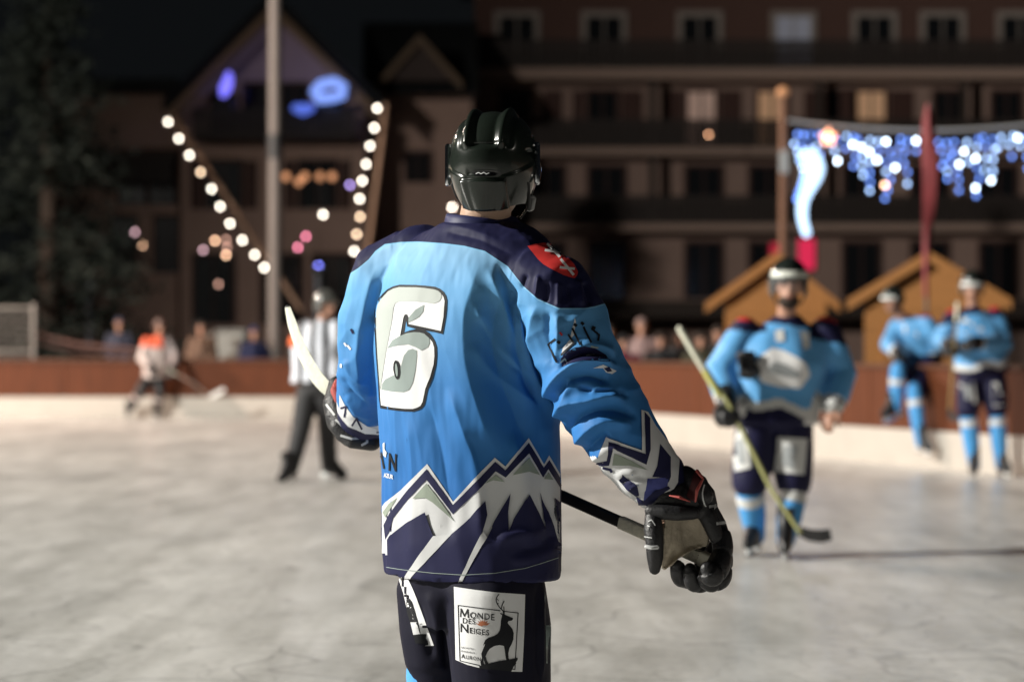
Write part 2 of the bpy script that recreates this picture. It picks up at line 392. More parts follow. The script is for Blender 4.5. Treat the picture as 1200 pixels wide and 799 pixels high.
# ------------------------------------------------------------------ market huts
M_plank = mat('hut_plank', (.37, .16, .045), .6, vary=.25, vscale=3, stretch=(.6, .6, 9), bump=.3, bscale=6)
M_hutroof = mat('hut_roof', (.10, .032, .018), .7, vary=.3)
def hut(xl, xr, xa, ye, ya, bl, br, Y, depth, label):
    base = P((bl + br) / 2, HY, Y); base.z = 0; r = thing('market_hut', base, label, 'market hut', 'wooden market huts behind the right boards')
    gy = HY + 1.25 / Y * F; f = MB(); A = P(bl, ye, Y); B = P(br, ye, Y); C = P(xa, ya + 10, Y)
    k = 0; zt = C.z
    H = .14; z = 0.0
    f.prism([P(bl, gy, Y), P(br, gy, Y), B, C, A], (0, .05, 0))
    while z < A.z - H:                              # board-on-board planks
        f.box(((A.x + B.x) / 2, Y - .012, z + H / 2), (B.x - A.x - .01, .024, H - .012), bev=.003); z += H
    f.build('front_wall', M_plank, r, smooth=False)
    b = MB(); b.box(((A.x + B.x) / 2, Y + depth / 2 + .06, A.z / 2), (B.x - A.x - .02, depth, A.z)); b.build('body', M_plank, r, smooth=False)
    for xe in (xl, xr):
        e = P(xe, ye + 8, Y - .16); a = P(xa, ya, Y - .16); n = Vector((0, 0, .07))
        MB().prism([e, a, a + n, e + n], (0, depth + .6, 0)).build('roof_slope', M_hutroof, r, smooth=False)
        MB().prism([e + Vector((0, 0, -.09)), a + Vector((0, 0, -.09)), a + n * .9, e + n * .9], (0, -.04, 0)).build('bargeboard', M_plank, r, smooth=False)
    hb = MB(); hb.box(((A.x + B.x) / 2, Y - .05, 1.28), ((B.x - A.x) * .72, .05, .62)); hb.build('hatch', mat('hatch_dark', (.26, .11, .032), .7, vary=.2), r, smooth=False)
    r.rotation_euler.z = -math.atan2(base.x, base.y); return r
hut(828, 985, 912, 352, 300, 850, 968, 38.0, 2.4, 'small wooden market hut behind the bearded player')
hut(996, 1186, 1090, 348, 299, 1014, 1176, 34.0, 2.4, 'larger wooden market hut behind the two players at the right boards')
# ------------------------------------------------------------------ mast, poles, flag, fence, tree
M_mast = mat('mast_steel', (.15, .13, .12), .6, vary=.15, vscale=2)
YM = 50.0
mp = P(322, HY, YM); mp.z = 0
mast = thing('light_mast', mp, 'tall pale steel mast with dark clamp rising behind the left boards', 'mast')
MB().tube([mp, mp + Vector((0, 0, 10.5))], [.145, .115], 20, round_=False).build('pole', M_mast, mast)
cl = MB(); cl.tube([P(322, 186, YM), P(322, 158, YM)], .15, 20, round_=False); cl.build('segment', mat('segment_dark', (.03, .03, .032), .5), mast)  # darker length of the pole
MB().box(mp + Vector((0, 0, .02)), (.5, .5, .04), bev=.01).build('base_plate', M_mast, mast)

M_postlit = mat('post_wood', (.17, .085, .05), .7, vary=.2)
wp = P(918, HY, 44); wp.z = 0
post = thing('wooden_post', wp, 'slim wooden post holding the left end of the icicle light curtain', 'post')
MB().tube([wp, P(918, 112, 44)], [.085, .075], 14, round_=False).build('pole', M_postlit, post)
MB().ell(P(918, 108, 44), (.12, .12, .10)).build('finial', mat('finial_glow', (.5, .25, .12), .6, emit=(1, .5, .25), estr=.12), post)  # finial is given a faint warm glow of its own
MB().box(P(919, 190, 43.85), (.16, .12, .42), bev=.02).build('junction_box', mat('box_grey', (.35, .37, .38), .6), post)
wp2 = P(1262, HY, 44); wp2.z = 0

fp = P(1087, HY, 30); fp.z = 0
fl = thing('feather_flag', fp, 'narrow dark red feather flag standing behind the right boards', 'flag')
MB().tube([fp, P(1086, 330, 30), P(1087, 200, 30), P(1090, 124, 30)], [.025, .02, .016, .01], 10).build('pole', mat('flag_pole', (.12, .11, .11), .4), fl)
sail = MB(); rr = []
for t in np.linspace(0, 1, 22):
    y = 122 + t * 226; wd = 8.5 * math.sin(min(1, t * 5 + .12) * math.pi / 2) * (1 - .68 * sm(.35, 1, t)); q = P(1087 + 2 * math.sin(t * 5), y, 29.93); s_ = wd / F * 30
    rr.append([q + Vector((-s_, .03 * math.sin(t * 9), 0)), q + Vector((0, -.03, 0)), q + Vector((s_, .04 * math.cos(t * 8), 0)), q + Vector((0, .005, 0))])
sail.loft(rr).build('sail', mat('flag_red', (.22, .040, .045), .7, vary=.45, vscale=5), fl)
MB().ell((fp.x, fp.y, .10), (.28, .28, .10)).build('water_base', mat('flag_base', (.03, .03, .03), .6), fl)

M_galv = mat('galvanised', (.20, .18, .165), .6, .4, .2)
fx = P(40, HY, 47); fx.z = 0
fe = thing('mesh_fence', fx, 'galvanised mesh fence panel behind the far left boards', 'fence')
for px in (-60, 40):
    q = P(px, HY, 47); q.z = 0; MB().tube([q, P(px, 358, 47)], .05, 10).build('post', M_galv, fe)
f = MB(); f.tube([P(-60, 361, 47), P(40, 361, 47)], .035, 8); f.tube([P(-60, 412, 47), P(40, 412, 47)], .03, 8); f.build('rail', M_galv, fe)
f = MB()
for i in range(26): f.tube([P(-58 + i * 3.9, 362, 47), P(-58 + i * 3.9, 428, 47)], .006, 5, round_=False)
for i in range(9): f.tube([P(-60, 368 + i * 7, 46.99), P(40, 368 + i * 7, 46.99)], .006, 5, round_=False)
f.build('wire_mesh', M_galv, fe)
bn = MB(); bn.tube([P(44, 392, 47.2), P(90, 404, 47.6), P(165, 411, 48)], .045, 8); bn.tube([P(44, 402, 47.2), P(90, 412, 47.6), P(165, 416, 48)], .03, 8)
tag(recentre(bn.build('barrier_tape', mat('barrier_dull', (.22, .12, .10), .7))), 'sagging pale barrier tape running right from the mesh fence', 'tape')
for px, lab in ((105, 'thin grey lamp post just left of the orange and white player'), (372, 'thin grey lamp post just behind the referee and the mast')):
    q = P(px, HY, 62); q.z = 0; t_ = thing('lamp_post', q, lab, 'lamp post', 'thin lamp posts behind the end boards')
    MB().tube([q, P(px, 318, 62)], [.09, .06], 10).build('pole', mat('post_grey', (.16, .16, .18), .6), t_)
    MB().ell(P(px, 316, 62), (.16, .16, .10)).build('lamp_head', mat('lamp_dark', (.05, .05, .05), .5), t_)
gb = thing('utility_box', P(270, HY, 49) - Vector((0, 0, 1.25)), 'pale grey utility box standing behind the left boards', 'cabinet')
q = P(270, HY, 49); MB().box((q.x, 49.3, .84), (.56, .5, 1.62), bev=.02).build('cabinet', mat('cab_grey', (.26, .26, .24), .6, vary=.1), gb)
MB().box((q.x, 49.3, 1.675), (.62, .56, .05), bev=.01).build('lid', mat('cab_lid', (.2, .2, .19), .6), gb)
MB().box((q.x, 49.035, .88), (.46, .02, 1.35), bev=.005).build('door', mat('cab_door', (.23, .23, .215), .6), gb)

def conifer(px, Y, top, rad, label):
    q = P(px, HY, Y); q.z = 0; t_ = thing('conifer_tree', q, label, 'tree')
    MB().tube([q, q + Vector((.05, 0, top * .5)), q + Vector((0, 0, top * .97))], [.28, .18, .03], 10).build('trunk', mat('bark', (.045, .030, .022), .9, vary=.3), t_)
    c = MB(); n = 0
    for k in range(210):
        z = top * (0.10 + 0.88 * (k / 210) ** .9); fr = 1 - (z / top); L = rad * (fr ** .75) * random.uniform(.65, 1.1) + .25; a = random.uniform(0, 2 * math.pi)
        d = Vector((math.cos(a), math.sin(a), 0)); droop = random.uniform(.15, .45)
        for j in range(int(14 + L * 9)):
            u = random.uniform(.12, 1) * L; pt = q + Vector((0, 0, z)) + d * u + Vector((random.gauss(0, .16), random.gauss(0, .16), -droop * u * u / max(L, .5) + random.gauss(0, .13)))
            s = random.uniform(.10, .22); v1 = Vector((random.gauss(0, 1), random.gauss(0, 1), random.gauss(0, .6))).normalized(); v2 = v1.orthogonal().normalized()
            c.add([pt - v1 * s, pt + v2 * s * .32, pt + v1 * s, pt - v2 * s * .32], [(0, 1, 2, 3)], random.randint(0, 2))
    me = bpy.data.meshes.new('crown'); me.from_pydata(c.V, [], c.F); me.polygons.foreach_set('material_index', c.M); me.update()
    link('crown', me, [mat('needle_a', (.014, .019, .014), .8), mat('needle_b', (.018, .024, .018), .8), mat('needle_c', (.010, .014, .011), .8)], t_, smooth=False)
conifer(55, 55, 10.4, 3.3, 'dark conifer at the left edge in front of the house wing')

# ------------------------------------------------------------------ lamps, bulbs and light decorations
def emat(name, col, s): return mat(name, tuple(.25 * c for c in col), .4, emit=col, estr=s)
E_white = emat('bulb_white', (1, .90, .76), 14); E_warm = emat('bulb_warm', (1, .72, .48), 10)
E_orange = emat('bulb_orange', (1, .45, .22), .9); E_dim = emat('bulb_dim', (1, .55, .42), 3.5)
E_amber = emat('bulb_amber', (1, .58, .36), 10)
E_pink = emat('bulb_pink', (1, .26, .40), 9); E_blue = emat('bulb_blue', (.22, .24, 1), 14); E_purple = emat('bulb_purple', (.55, .40, 1), 8)
E_mauve = emat('bulb_mauve', (.9, .55, .62), 5)
M_socket = mat('bulb_socket', (.02, .02, .02), .5)
BR = .042
proto = {}
def bulb(c, r, m, root):
    key = (m.name, r)
    if key in proto:
        o = proto[key].copy(); S.collection.objects.link(o); s = proto[key].children[0].copy(); S.collection.objects.link(s); s.parent = o
    else:
        me = MB().ell((0, 0, 0), (r, r, r * 1.1), 12, 8).mesh(); o = link('bulb', me, m); s = link('socket', MB().tube([(0, 0, r * .95), (0, 0, r * 1.9)], r * .45, 8).mesh(), M_socket)
        s.parent = o; proto[key] = o
    o.parent = root; o.location = Vector(c) - root.location
    return o
def lightstring(pts, mats_, Y, label, beam=None, r=BR, beam_mat=None, group=None):
    root = thing('string_lights', P(pts[0][0], pts[0][1], Y), label, 'string lights', group)
    for (x, y), m in zip(pts, mats_): bulb(P(x, y, Y), r, m, root)
    wr = MB(); wr.tube([P(x, y - 3.5, Y) for x, y in pts], .012, 6); wr.build('wire', M_socket, root)
    return root
Ws = E_white; Wa = E_warm
L1 = [(197, 143), (209.5, 162.5), (222, 182), (235, 202), (248, 221.5), (258, 242), (269.5, 262), (284, 281.5), (298.5, 298.5), (309.5, 313.5)]
lightstring(L1, [Ws, Ws, Ws, Wa, Ws, Ws, Ws, Ws, Ws, Ws], 60, 'diagonal string of ten white globe bulbs left of the mast', group='globe light strings')
L2 = [(442, 127), (438.5, 150), (433.5, 171), (429, 192.5), (424.5, 212), (421.5, 233), (422, 254), (418, 274.5), (415, 294.5)]
lightstring(L2, [Ws, Ws, Ws, Ws, Ws, Ws, Wa, Wa, Ws], 60, 'steep string of nine white globe bulbs right of the mast', group='globe light strings')
M_beam = mat('beam_wood', (.42, .25, .17), .8, vary=.15)
def beam(a, b, Y, label, r=.06):
    o = MB().tube([P(*a, Y), P(*b, Y)], r, 10).build('wooden_beam', M_beam); tag(recentre(o), label, 'beam', 'lit beams beside the globe lights'); return o
beam((202, 134), (352, 362), 60.4, 'long slanting wooden beam behind the diagonal string of ten bulbs')
beam((452, 124), (430, 305), 60.4, 'steep wooden beam behind the string of nine bulbs')
lightstring([(335, 207), (350, 213), (357, 207), (375, 207), (389, 207)], [E_orange] * 5, 66, 'short row of dim orange bulbs below the chalet balcony', r=.10)
lightstring([(238, 293), (252, 282), (265, 281), (266, 290), (265, 299), (256, 333)], [E_mauve, E_amber, E_dim, E_dim, E_amber, E_dim], 66, 'cluster of amber and mauve bulbs under the diagonal string', r=.045)
lightstring([(158, 272), (167, 287)], [E_mauve, E_amber], 66, 'pair of mauve and amber bulbs beside the conifer', r=.045)
lightstring([(349, 290), (358.5, 277)], [E_pink, E_pink], 66, 'pair of pink bulbs just right of the mast', r=.045)
def single(px, py, Y, m, label, r=BR, hang=1.0):
    root = thing('hanging_lamp', P(px, py, Y), label, 'lamp'); bulb(P(px, py, Y), r, m, root)
    MB().tube([P(px, py, Y) + Vector((0, 0, r * 1.8)), P(px, py, Y) + Vector((0, .02, hang))], .01, 6).build('cord', M_socket, root)
single(378.5, 251.5, 60, E_white, 'single white globe lamp between mast and steep string')
single(530, 243, 60, E_white, 'single white globe lamp beside the neck of player six')
single(410, 217, 66, E_purple, 'single purple lamp left of the steep bulb string')
single(373, 313, 66, E_blue, 'single deep blue lamp above the referee', r=.07)
single(830.5, 158, 85, emat('bulb_balcony', (1, .5, .27), 9), 'single orange lamp on the apartment balcony', r=.045)
single(1037, 217, 46, E_amber, 'single amber lamp hanging under the icicle curtain', r=.04)
single(229, 403, 48.5, E_dim, 'single dim peach lamp above the left boards', r=.05, hang=.5)

def glow(name, label, pts, r, Y, m, cat='light decoration', flat=1):
    root = thing(name, P(pts[0][0], pts[0][1], Y), label, cat)
    g = MB(); g.tube([P(x, y, Y) for x, y in pts], r, 10); g.build('light_tube', m, root)
    b = MB(); a = P(pts[0][0], pts[0][1], Y + .12); e = P(pts[-1][0], pts[-1][1], Y + .12); b.tube([a, e], .02, 6); b.build('frame', M_socket, root); return root
glow('light_figure', 'small violet light figure at the left of the chalet gable', [(268, 88), (267, 96), (264, 104), (262, 110)], [.10, .16, .19, .12], 78, emat('glow_violet', (.20, .18, 1), 1.6))
glow('light_figure', 'bright blue oval light figure on the chalet gable right of the mast', [(369, 108), (376, 99), (392, 96), (402, 102), (401, 112), (388, 115), (374, 116)], .16, 78, emat('glow_blue', (.24, .38, 1), 1.15))
glow('light_figure', 'dim blue light figure on the balcony beside the mast', [(347, 127), (355, 129), (364, 127)], [.14, .2, .14], 78, emat('glow_blue_dim', (.10, .17, .75), 1.0))
# red sign on the apartment block
sg = thing('neon_sign', P(945, 298, 60), 'glowing crimson sign above the left market hut', 'sign')
s_ = MB(); bx(s_, 936, 955, 280, 316, 60, .12); s_.build('sign_face', emat('neon_crimson', (1, .03, .12), .5), sg, smooth=False)
s_ = MB(); bx(s_, 934, 957, 278, 318, 60.13, .08); s_.build('housing', M_socket, sg, smooth=False)
tall = P(946, HY, 60.3); tall.z = 0; MB().tube([tall, P(946, 318, 60.3)], .06, 8).build('pole', M_socket, sg)
s2 = thing('neon_sign', P(908, 298, 61), 'dim red sign half hidden by the wooden post', 'sign')
s_ = MB(); bx(s_, 903, 913, 285, 312, 61, .12); s_.build('sign_face', emat('neon_dim', (1, .04, .10), .22), s2, smooth=False)
tall = P(908, HY, 61.3); tall.z = 0; MB().tube([tall, P(908, 312, 61.3)], .06, 8).build('pole', M_socket, s2)

# icicle curtain
YI = 44.0
ic = thing('icicle_lights', P(925, 145, YI), 'wide curtain of blue white icicle lights strung across the right', 'icicle lights')
def cable_y(x): return 141 + 12 * (1 - ((x - 1085) / 165) ** 2) if x < 1250 else 141
cb = MB(); cb.tube([P(x, cable_y(x), YI) for x in range(920, 1262, 14)], .028, 7); cb.build('cable', mat('cable_pale', (.45, .45, .45), .5), ic)
E_ice = [emat('led_a', (.40, .60, 1), 5.5), emat('led_b', (.17, .33, 1), 4.0), emat('led_c', (.70, .84, 1), 14)]
x = 930; k = 0
while x < 1255:
    st = MB(); n = [3, 5, 2, 6, 4, 3, 5, 7, 2, 4][(k * 7) % 10]; y = cable_y(x) + 2
    wire = [P(x, y, YI)]
    for j in range(n):
        y += random.uniform(8, 14); xx = x + random.gauss(0, 2.2); c = P(xx, y, YI + random.uniform(-.3, .3)); wire.append(c)
        st.ell(c, (.032, .032, .04), 8, 6, random.choice((1, 1, 2, 2, 2, 3)))
    st.tube(wire, .008, 5, 0); o = st.build('strand', [M_socket] + E_ice, ic); x += random.uniform(8.5, 12); k += 1
fw = emat('festive_orange', (1, .40, .22), 5)
sgl = thing('light_star', P(971, 161, YI - .2), 'glowing orange star lamp near the left end of the icicle curtain', 'light decoration')
poly = []
for i in range(10):
    a = math.pi / 2 + i * math.pi / 5; rr_ = .17 if i % 2 == 0 else .085; c = P(971, 161, YI - .25); poly.append(c + Vector((math.cos(a) * rr_, 0, math.sin(a) * rr_)))
MB().prism(poly, (0, .08, 0)).build('star_body', fw, sgl, smooth=False)
MB().tube([P(971, 152, YI - .2), P(971, 146, YI)], .01, 6).build('hook', M_socket, sgl)
sw = thing('light_ornament', P(948, 180, 42), 'large white and blue curved drop ornament beside the wooden post', 'light decoration')
pt = smoothpts([(941, 187), (948, 184), (953, 194), (951, 207), (946, 219), (942, 232), (940, 246), (941, 259), (945, 273)], 26)
rd = np.interp(np.linspace(0, 1, 26), [0, .12, .3, .5, .65, 1], [.10, .16, .19, .14, .09, .07])
MB().tube([P(a, b, 42) for a, b in pt], rd, 12).build('light_body', emat('ornament_glow', (.50, .72, 1), 2.4), sw)
for i in range(7):
    a = pt[3 + 2 * i]; MB().tube([P(a[0] - 9, a[1] + 4, 41.9), P(a[0] - 4, a[1], 41.8)], .04, 8).build('side_bulb', E_ice[1], sw)
MB().tube([P(947, 183, 42), P(947, 150, 42.5)], .012, 6).build('hanger', M_socket, sw)
# ------------------------------------------------------------------ people in the background
M_skin = mat('skin', (.42, .23, .16), .5, .4, vary=.08, vscale=12)
M_blue = mat('jersey_blue', (.10, .34, .66), .5, .35, sheen=.2, vary=.1, vscale=5)
M_navy = mat('jersey_navy', (.010, .010, .040), .6, .2)
M_silver = mat('jersey_white', (.62, .63, .62), .55)
M_red = mat('badge_red', (.48, .035, .03), .5)
M_sock = mat('sock_blue', (.07, .32, .68), .7, vary=.1)
M_black = mat('gear_black', (.014, .014, .016), .45, .45, vary=.3)
M_steel = mat('blade_steel', (.6, .6, .6), .25, .5, 1.0)
M_helm = mat('helmet_black', (.012, .016, .014), .16, .5, coat=.6)
M_visor = mat('visor_clear', (.5, .52, .55), .06, .6, alpha=.10)
M_tape = mat('stick_tape_white', (.66, .66, .54), .8, vary=.15, vscale=40)
M_tapey = mat('stick_tape_yellow', (.52, .52, .16), .7)
M_stick = mat('stick_black', (.015, .015, .016), .35, .5)
M_eye = mat('eye_dark', (.02, .015, .012), .2)
M_beard = mat('beard_brown', (.03, .018, .012), .8)
M_lip = mat('lips', (.28, .10, .08), .5)

def basis(fw):
    f = Vector((fw[0], fw[1], 0)).normalized(); r = Vector((f.y, -f.x, 0)); return r, f
def torso_rings(C, rads, lat, fwd, n=28, ex=.85):
    out = []
    for c, (a, b) in zip(C, rads):
        c = Vector(c); out.append([c + lat * (a * abs(math.cos(t)) ** ex * (1 if math.cos(t) > 0 else -1)) + fwd * (b * abs(math.sin(t)) ** ex * (1 if math.sin(t) > 0 else -1)) for t in [2 * math.pi * i / n for i in range(n)]])
    return out
def hand(mb, wrist, d, pn, s=1.0, r=.011, curl=1.0, m=0, side=1):
    """palm, four bent fingers of unequal length and a thumb leaving the side of the palm"""
    d = Vector(d).normalized(); pn = Vector(pn); pn = (pn - d * pn.dot(d)).normalized(); lat = d.cross(pn) * side; w_ = Vector(wrist)
    M = Matrix((lat, d, pn)).transposed().to_3x3()
    mb.ell(w_ + d * .045 * s, (.042 * s, .055 * s, .018 * s + r * .4), 12, 8, m, M)
    for k, L in enumerate((.070, .080, .075, .060)):
        b = w_ + d * .075 * s + lat * (k - 1.5) * .021 * s; pts = [b - d * .02 * s, b]; a = 0; q = b
        for j in range(3):
            a += curl * (0.55 if j == 0 else 0.8); q = q + (d * math.cos(a) + pn * math.sin(a)) * L * s * (.42, .33, .25)[j]; pts.append(q)
        mb.tube(pts, [r * s * 1.05, r * s * 1.1, r * s, r * s * .95, r * s * .85], 9, m)
    b = w_ + d * .02 * s - lat * .035 * s
    mb.tube([b, b + (d * .6 - lat * .7) .normalized() * .035 * s, b + (d * .9 - lat * .45 + pn * .5).normalized() * .07 * s, b + (d * 1.0 - lat * .1 + pn * .9).normalized() * .085 * s], [r * 1.3 * s, r * 1.25 * s, r * 1.1 * s, r * .9 * s], 9, m)
def head_shape(mb, hc, r, f, s=1.0):
    M = Matrix((r, f, (0, 0, 1))).transposed().to_3x3(); hc = Vector(hc)
    mb.ell(hc + Vector((0, 0, .03 * s)), (.077 * s, .098 * s, .092 * s), 18, 12, 0, M)
    mb.ell(hc + f * .030 * s - Vector((0, 0, .055 * s)), (.056 * s, .068 * s, .062 * s), 16, 10, 0, M)
    mb.tube([hc + f * .092 * s + Vector((0, 0, .02 * s)), hc + f * .112 * s - Vector((0, 0, .022 * s)), hc + f * .098 * s - Vector((0, 0, .03 * s))], [.010 * s, .015 * s, .013 * s], 8)
    for q in (-1, 1): mb.ell(hc + r * q * .078 * s - Vector((0, 0, .005 * s)), (.012 * s, .022 * s, .032 * s), 8, 6, 0, M)
    mb.ell(hc + f * .085 * s + Vector((0, 0, .035 * s)), (.052 * s, .018 * s, .012 * s), 10, 6, 0, M)
def face_parts(root, hc, r, f, s=1.0):
    hc = Vector(hc); M = Matrix((r, f, (0, 0, 1))).transposed().to_3x3()
    for q in (-1, 1): MB().ell(hc + f * .094 * s + r * q * .032 * s + Vector((0, 0, .016 * s)), (.013 * s, .008 * s, .009 * s), 8, 6, 0, M).build('eye', M_eye, root)
    MB().ell(hc + f * .092 * s - Vector((0, 0, .060 * s)), (.024 * s, .010 * s, .008 * s), 10, 6, 0, M).build('mouth', M_lip, root)
def helmet_simple(root, hc, r, f, s, m, band=None, visor=False, bz=0.0, kit_h=.130):
    M = Matrix((r, f, (0, 0, 1))).transposed().to_3x3(); hc = Vector(hc); h = MB(); rings = []
    for j in range(11):
        ph = -0.25 + (math.pi / 2 + .22) * j / 10; ring = []
        for i in range(28):
            t = 2 * math.pi * i / 28; k = 1 + .035 * math.cos(4 * t) * math.cos(ph); dz = -.035 * max(0, -math.sin(t)) * (1 - j / 10) + .025 * max(0, math.sin(t)) * (1 - j / 10)
            ring.append(hc + Vector((0, 0, .045 * s)) + M @ Vector((.112 * s * k * math.cos(ph) * math.cos(t), .132 * s * k * math.cos(ph) * math.sin(t), kit_h * s * math.sin(ph) + dz * s)))
        rings.append(ring)
    h.loft(rings); ho = h.build('helmet', m, root)
    e = MB()
    for q in (-1, 1): e.ell(hc + r * q * .098 * s - Vector((0, 0, .01 * s)), (.014 * s, .04 * s, .05 * s), 10, 8, 0, M)
    e.build('ear_guard', m, ho)
    st = MB()
    for q in (-1, 1): st.tube([hc + r * q * .098 * s - Vector((0, 0, .02 * s)), hc + r * q * .075 * s + f * .03 * s - Vector((0, 0, .09 * s)), hc + f * .05 * s - Vector((0, 0, .122 * s))], .006 * s, 6)
    st.build('chin_strap', M_black, ho)
    if band:
        b = MB(); rings = []
        for z, k in ((.056 + bz, 1.03), (.061 + bz, 1.06), (.088 + bz, 1.03), (.093 + bz, .99)):
            rings.append([hc + M @ Vector((.115 * s * k * math.cos(t), .138 * s * k * math.sin(t), z * s)) for t in np.linspace(R(28), R(152), 20)])
        b.loft(rings, closed=False, caps=False); b.build('front_band_or_glare', band, ho)  # real band on one skater, painted face glare on the two at the boards
    if visor:
        b = MB(); rings = []
        for z, k in ((.048, 1.04), (-.03, 1.08)):
            rings.append([hc + M @ Vector((.118 * s * k * math.cos(t), .142 * s * k * math.sin(t), z * s)) for t in np.linspace(R(8), R(172), 26)])
        b.loft(rings, closed=False, caps=False); b.build('visor', M_visor, ho)
    return ho
def zones(o, fn):
    me = o.data; me.polygons.foreach_set('material_index', [int(fn(p.center + BASE[0])) for p in me.polygons]); me.update()
BASE = [Vector((0, 0, 0))]
def skate(root, ankle, toe, m=None, s=1.0):
    a = Vector(ankle); t = Vector(toe); d = (t - a); d.z = d.z * .6; d.normalize(); up = Vector((0, 0, 1)); up = (up - d * up.dot(d)).normalized(); lt = d.cross(up)
    M = Matrix((lt, d, up)).transposed().to_3x3(); b = MB()
    rings = []
    for z, y0, y1, wd in ((.19, -.055, .055, .050), (.12, -.06, .06, .050), (.06, -.065, .13, .048), (.02, -.075, .20, .046), (-.03, -.07, .215, .040), (-.045, -.06, .20, .034)):
        rings.append([a + M @ (Vector((wd * math.cos(q), (y0 + y1) / 2 + (y1 - y0) / 2 * math.sin(q), z)) * s) for q in np.linspace(0, 2 * math.pi, 20, endpoint=False)])
    b.loft(rings); bo = b.build('skate', m or M_black, root)
    h = MB(); h.box(a + M @ (Vector((0, -.03, -.062)) * s), (.022 * s, .07 * s, .045 * s), M=M); h.build('blade_holder', M_silver, bo, smooth=False); h = MB(); h.box(a + M @ (Vector((0, .14, -.062)) * s), (.022 * s, .08 * s, .045 * s), M=M); h.build('blade_holder', M_silver, bo, smooth=False)
    k = MB(); k.prism([a + M @ (Vector((-.0018, y, z)) * s) for y, z in ((-.09, -.078), (-.085, -.098), (-.05, -.106), (.17, -.106), (.215, -.096), (.225, -.078))], M @ (Vector((.0036, 0, 0)) * s)); k.build('blade', M_steel, bo, smooth=False)
def limbs(mb, pts, rad, n=14): mb.tube(pts, rad, n)

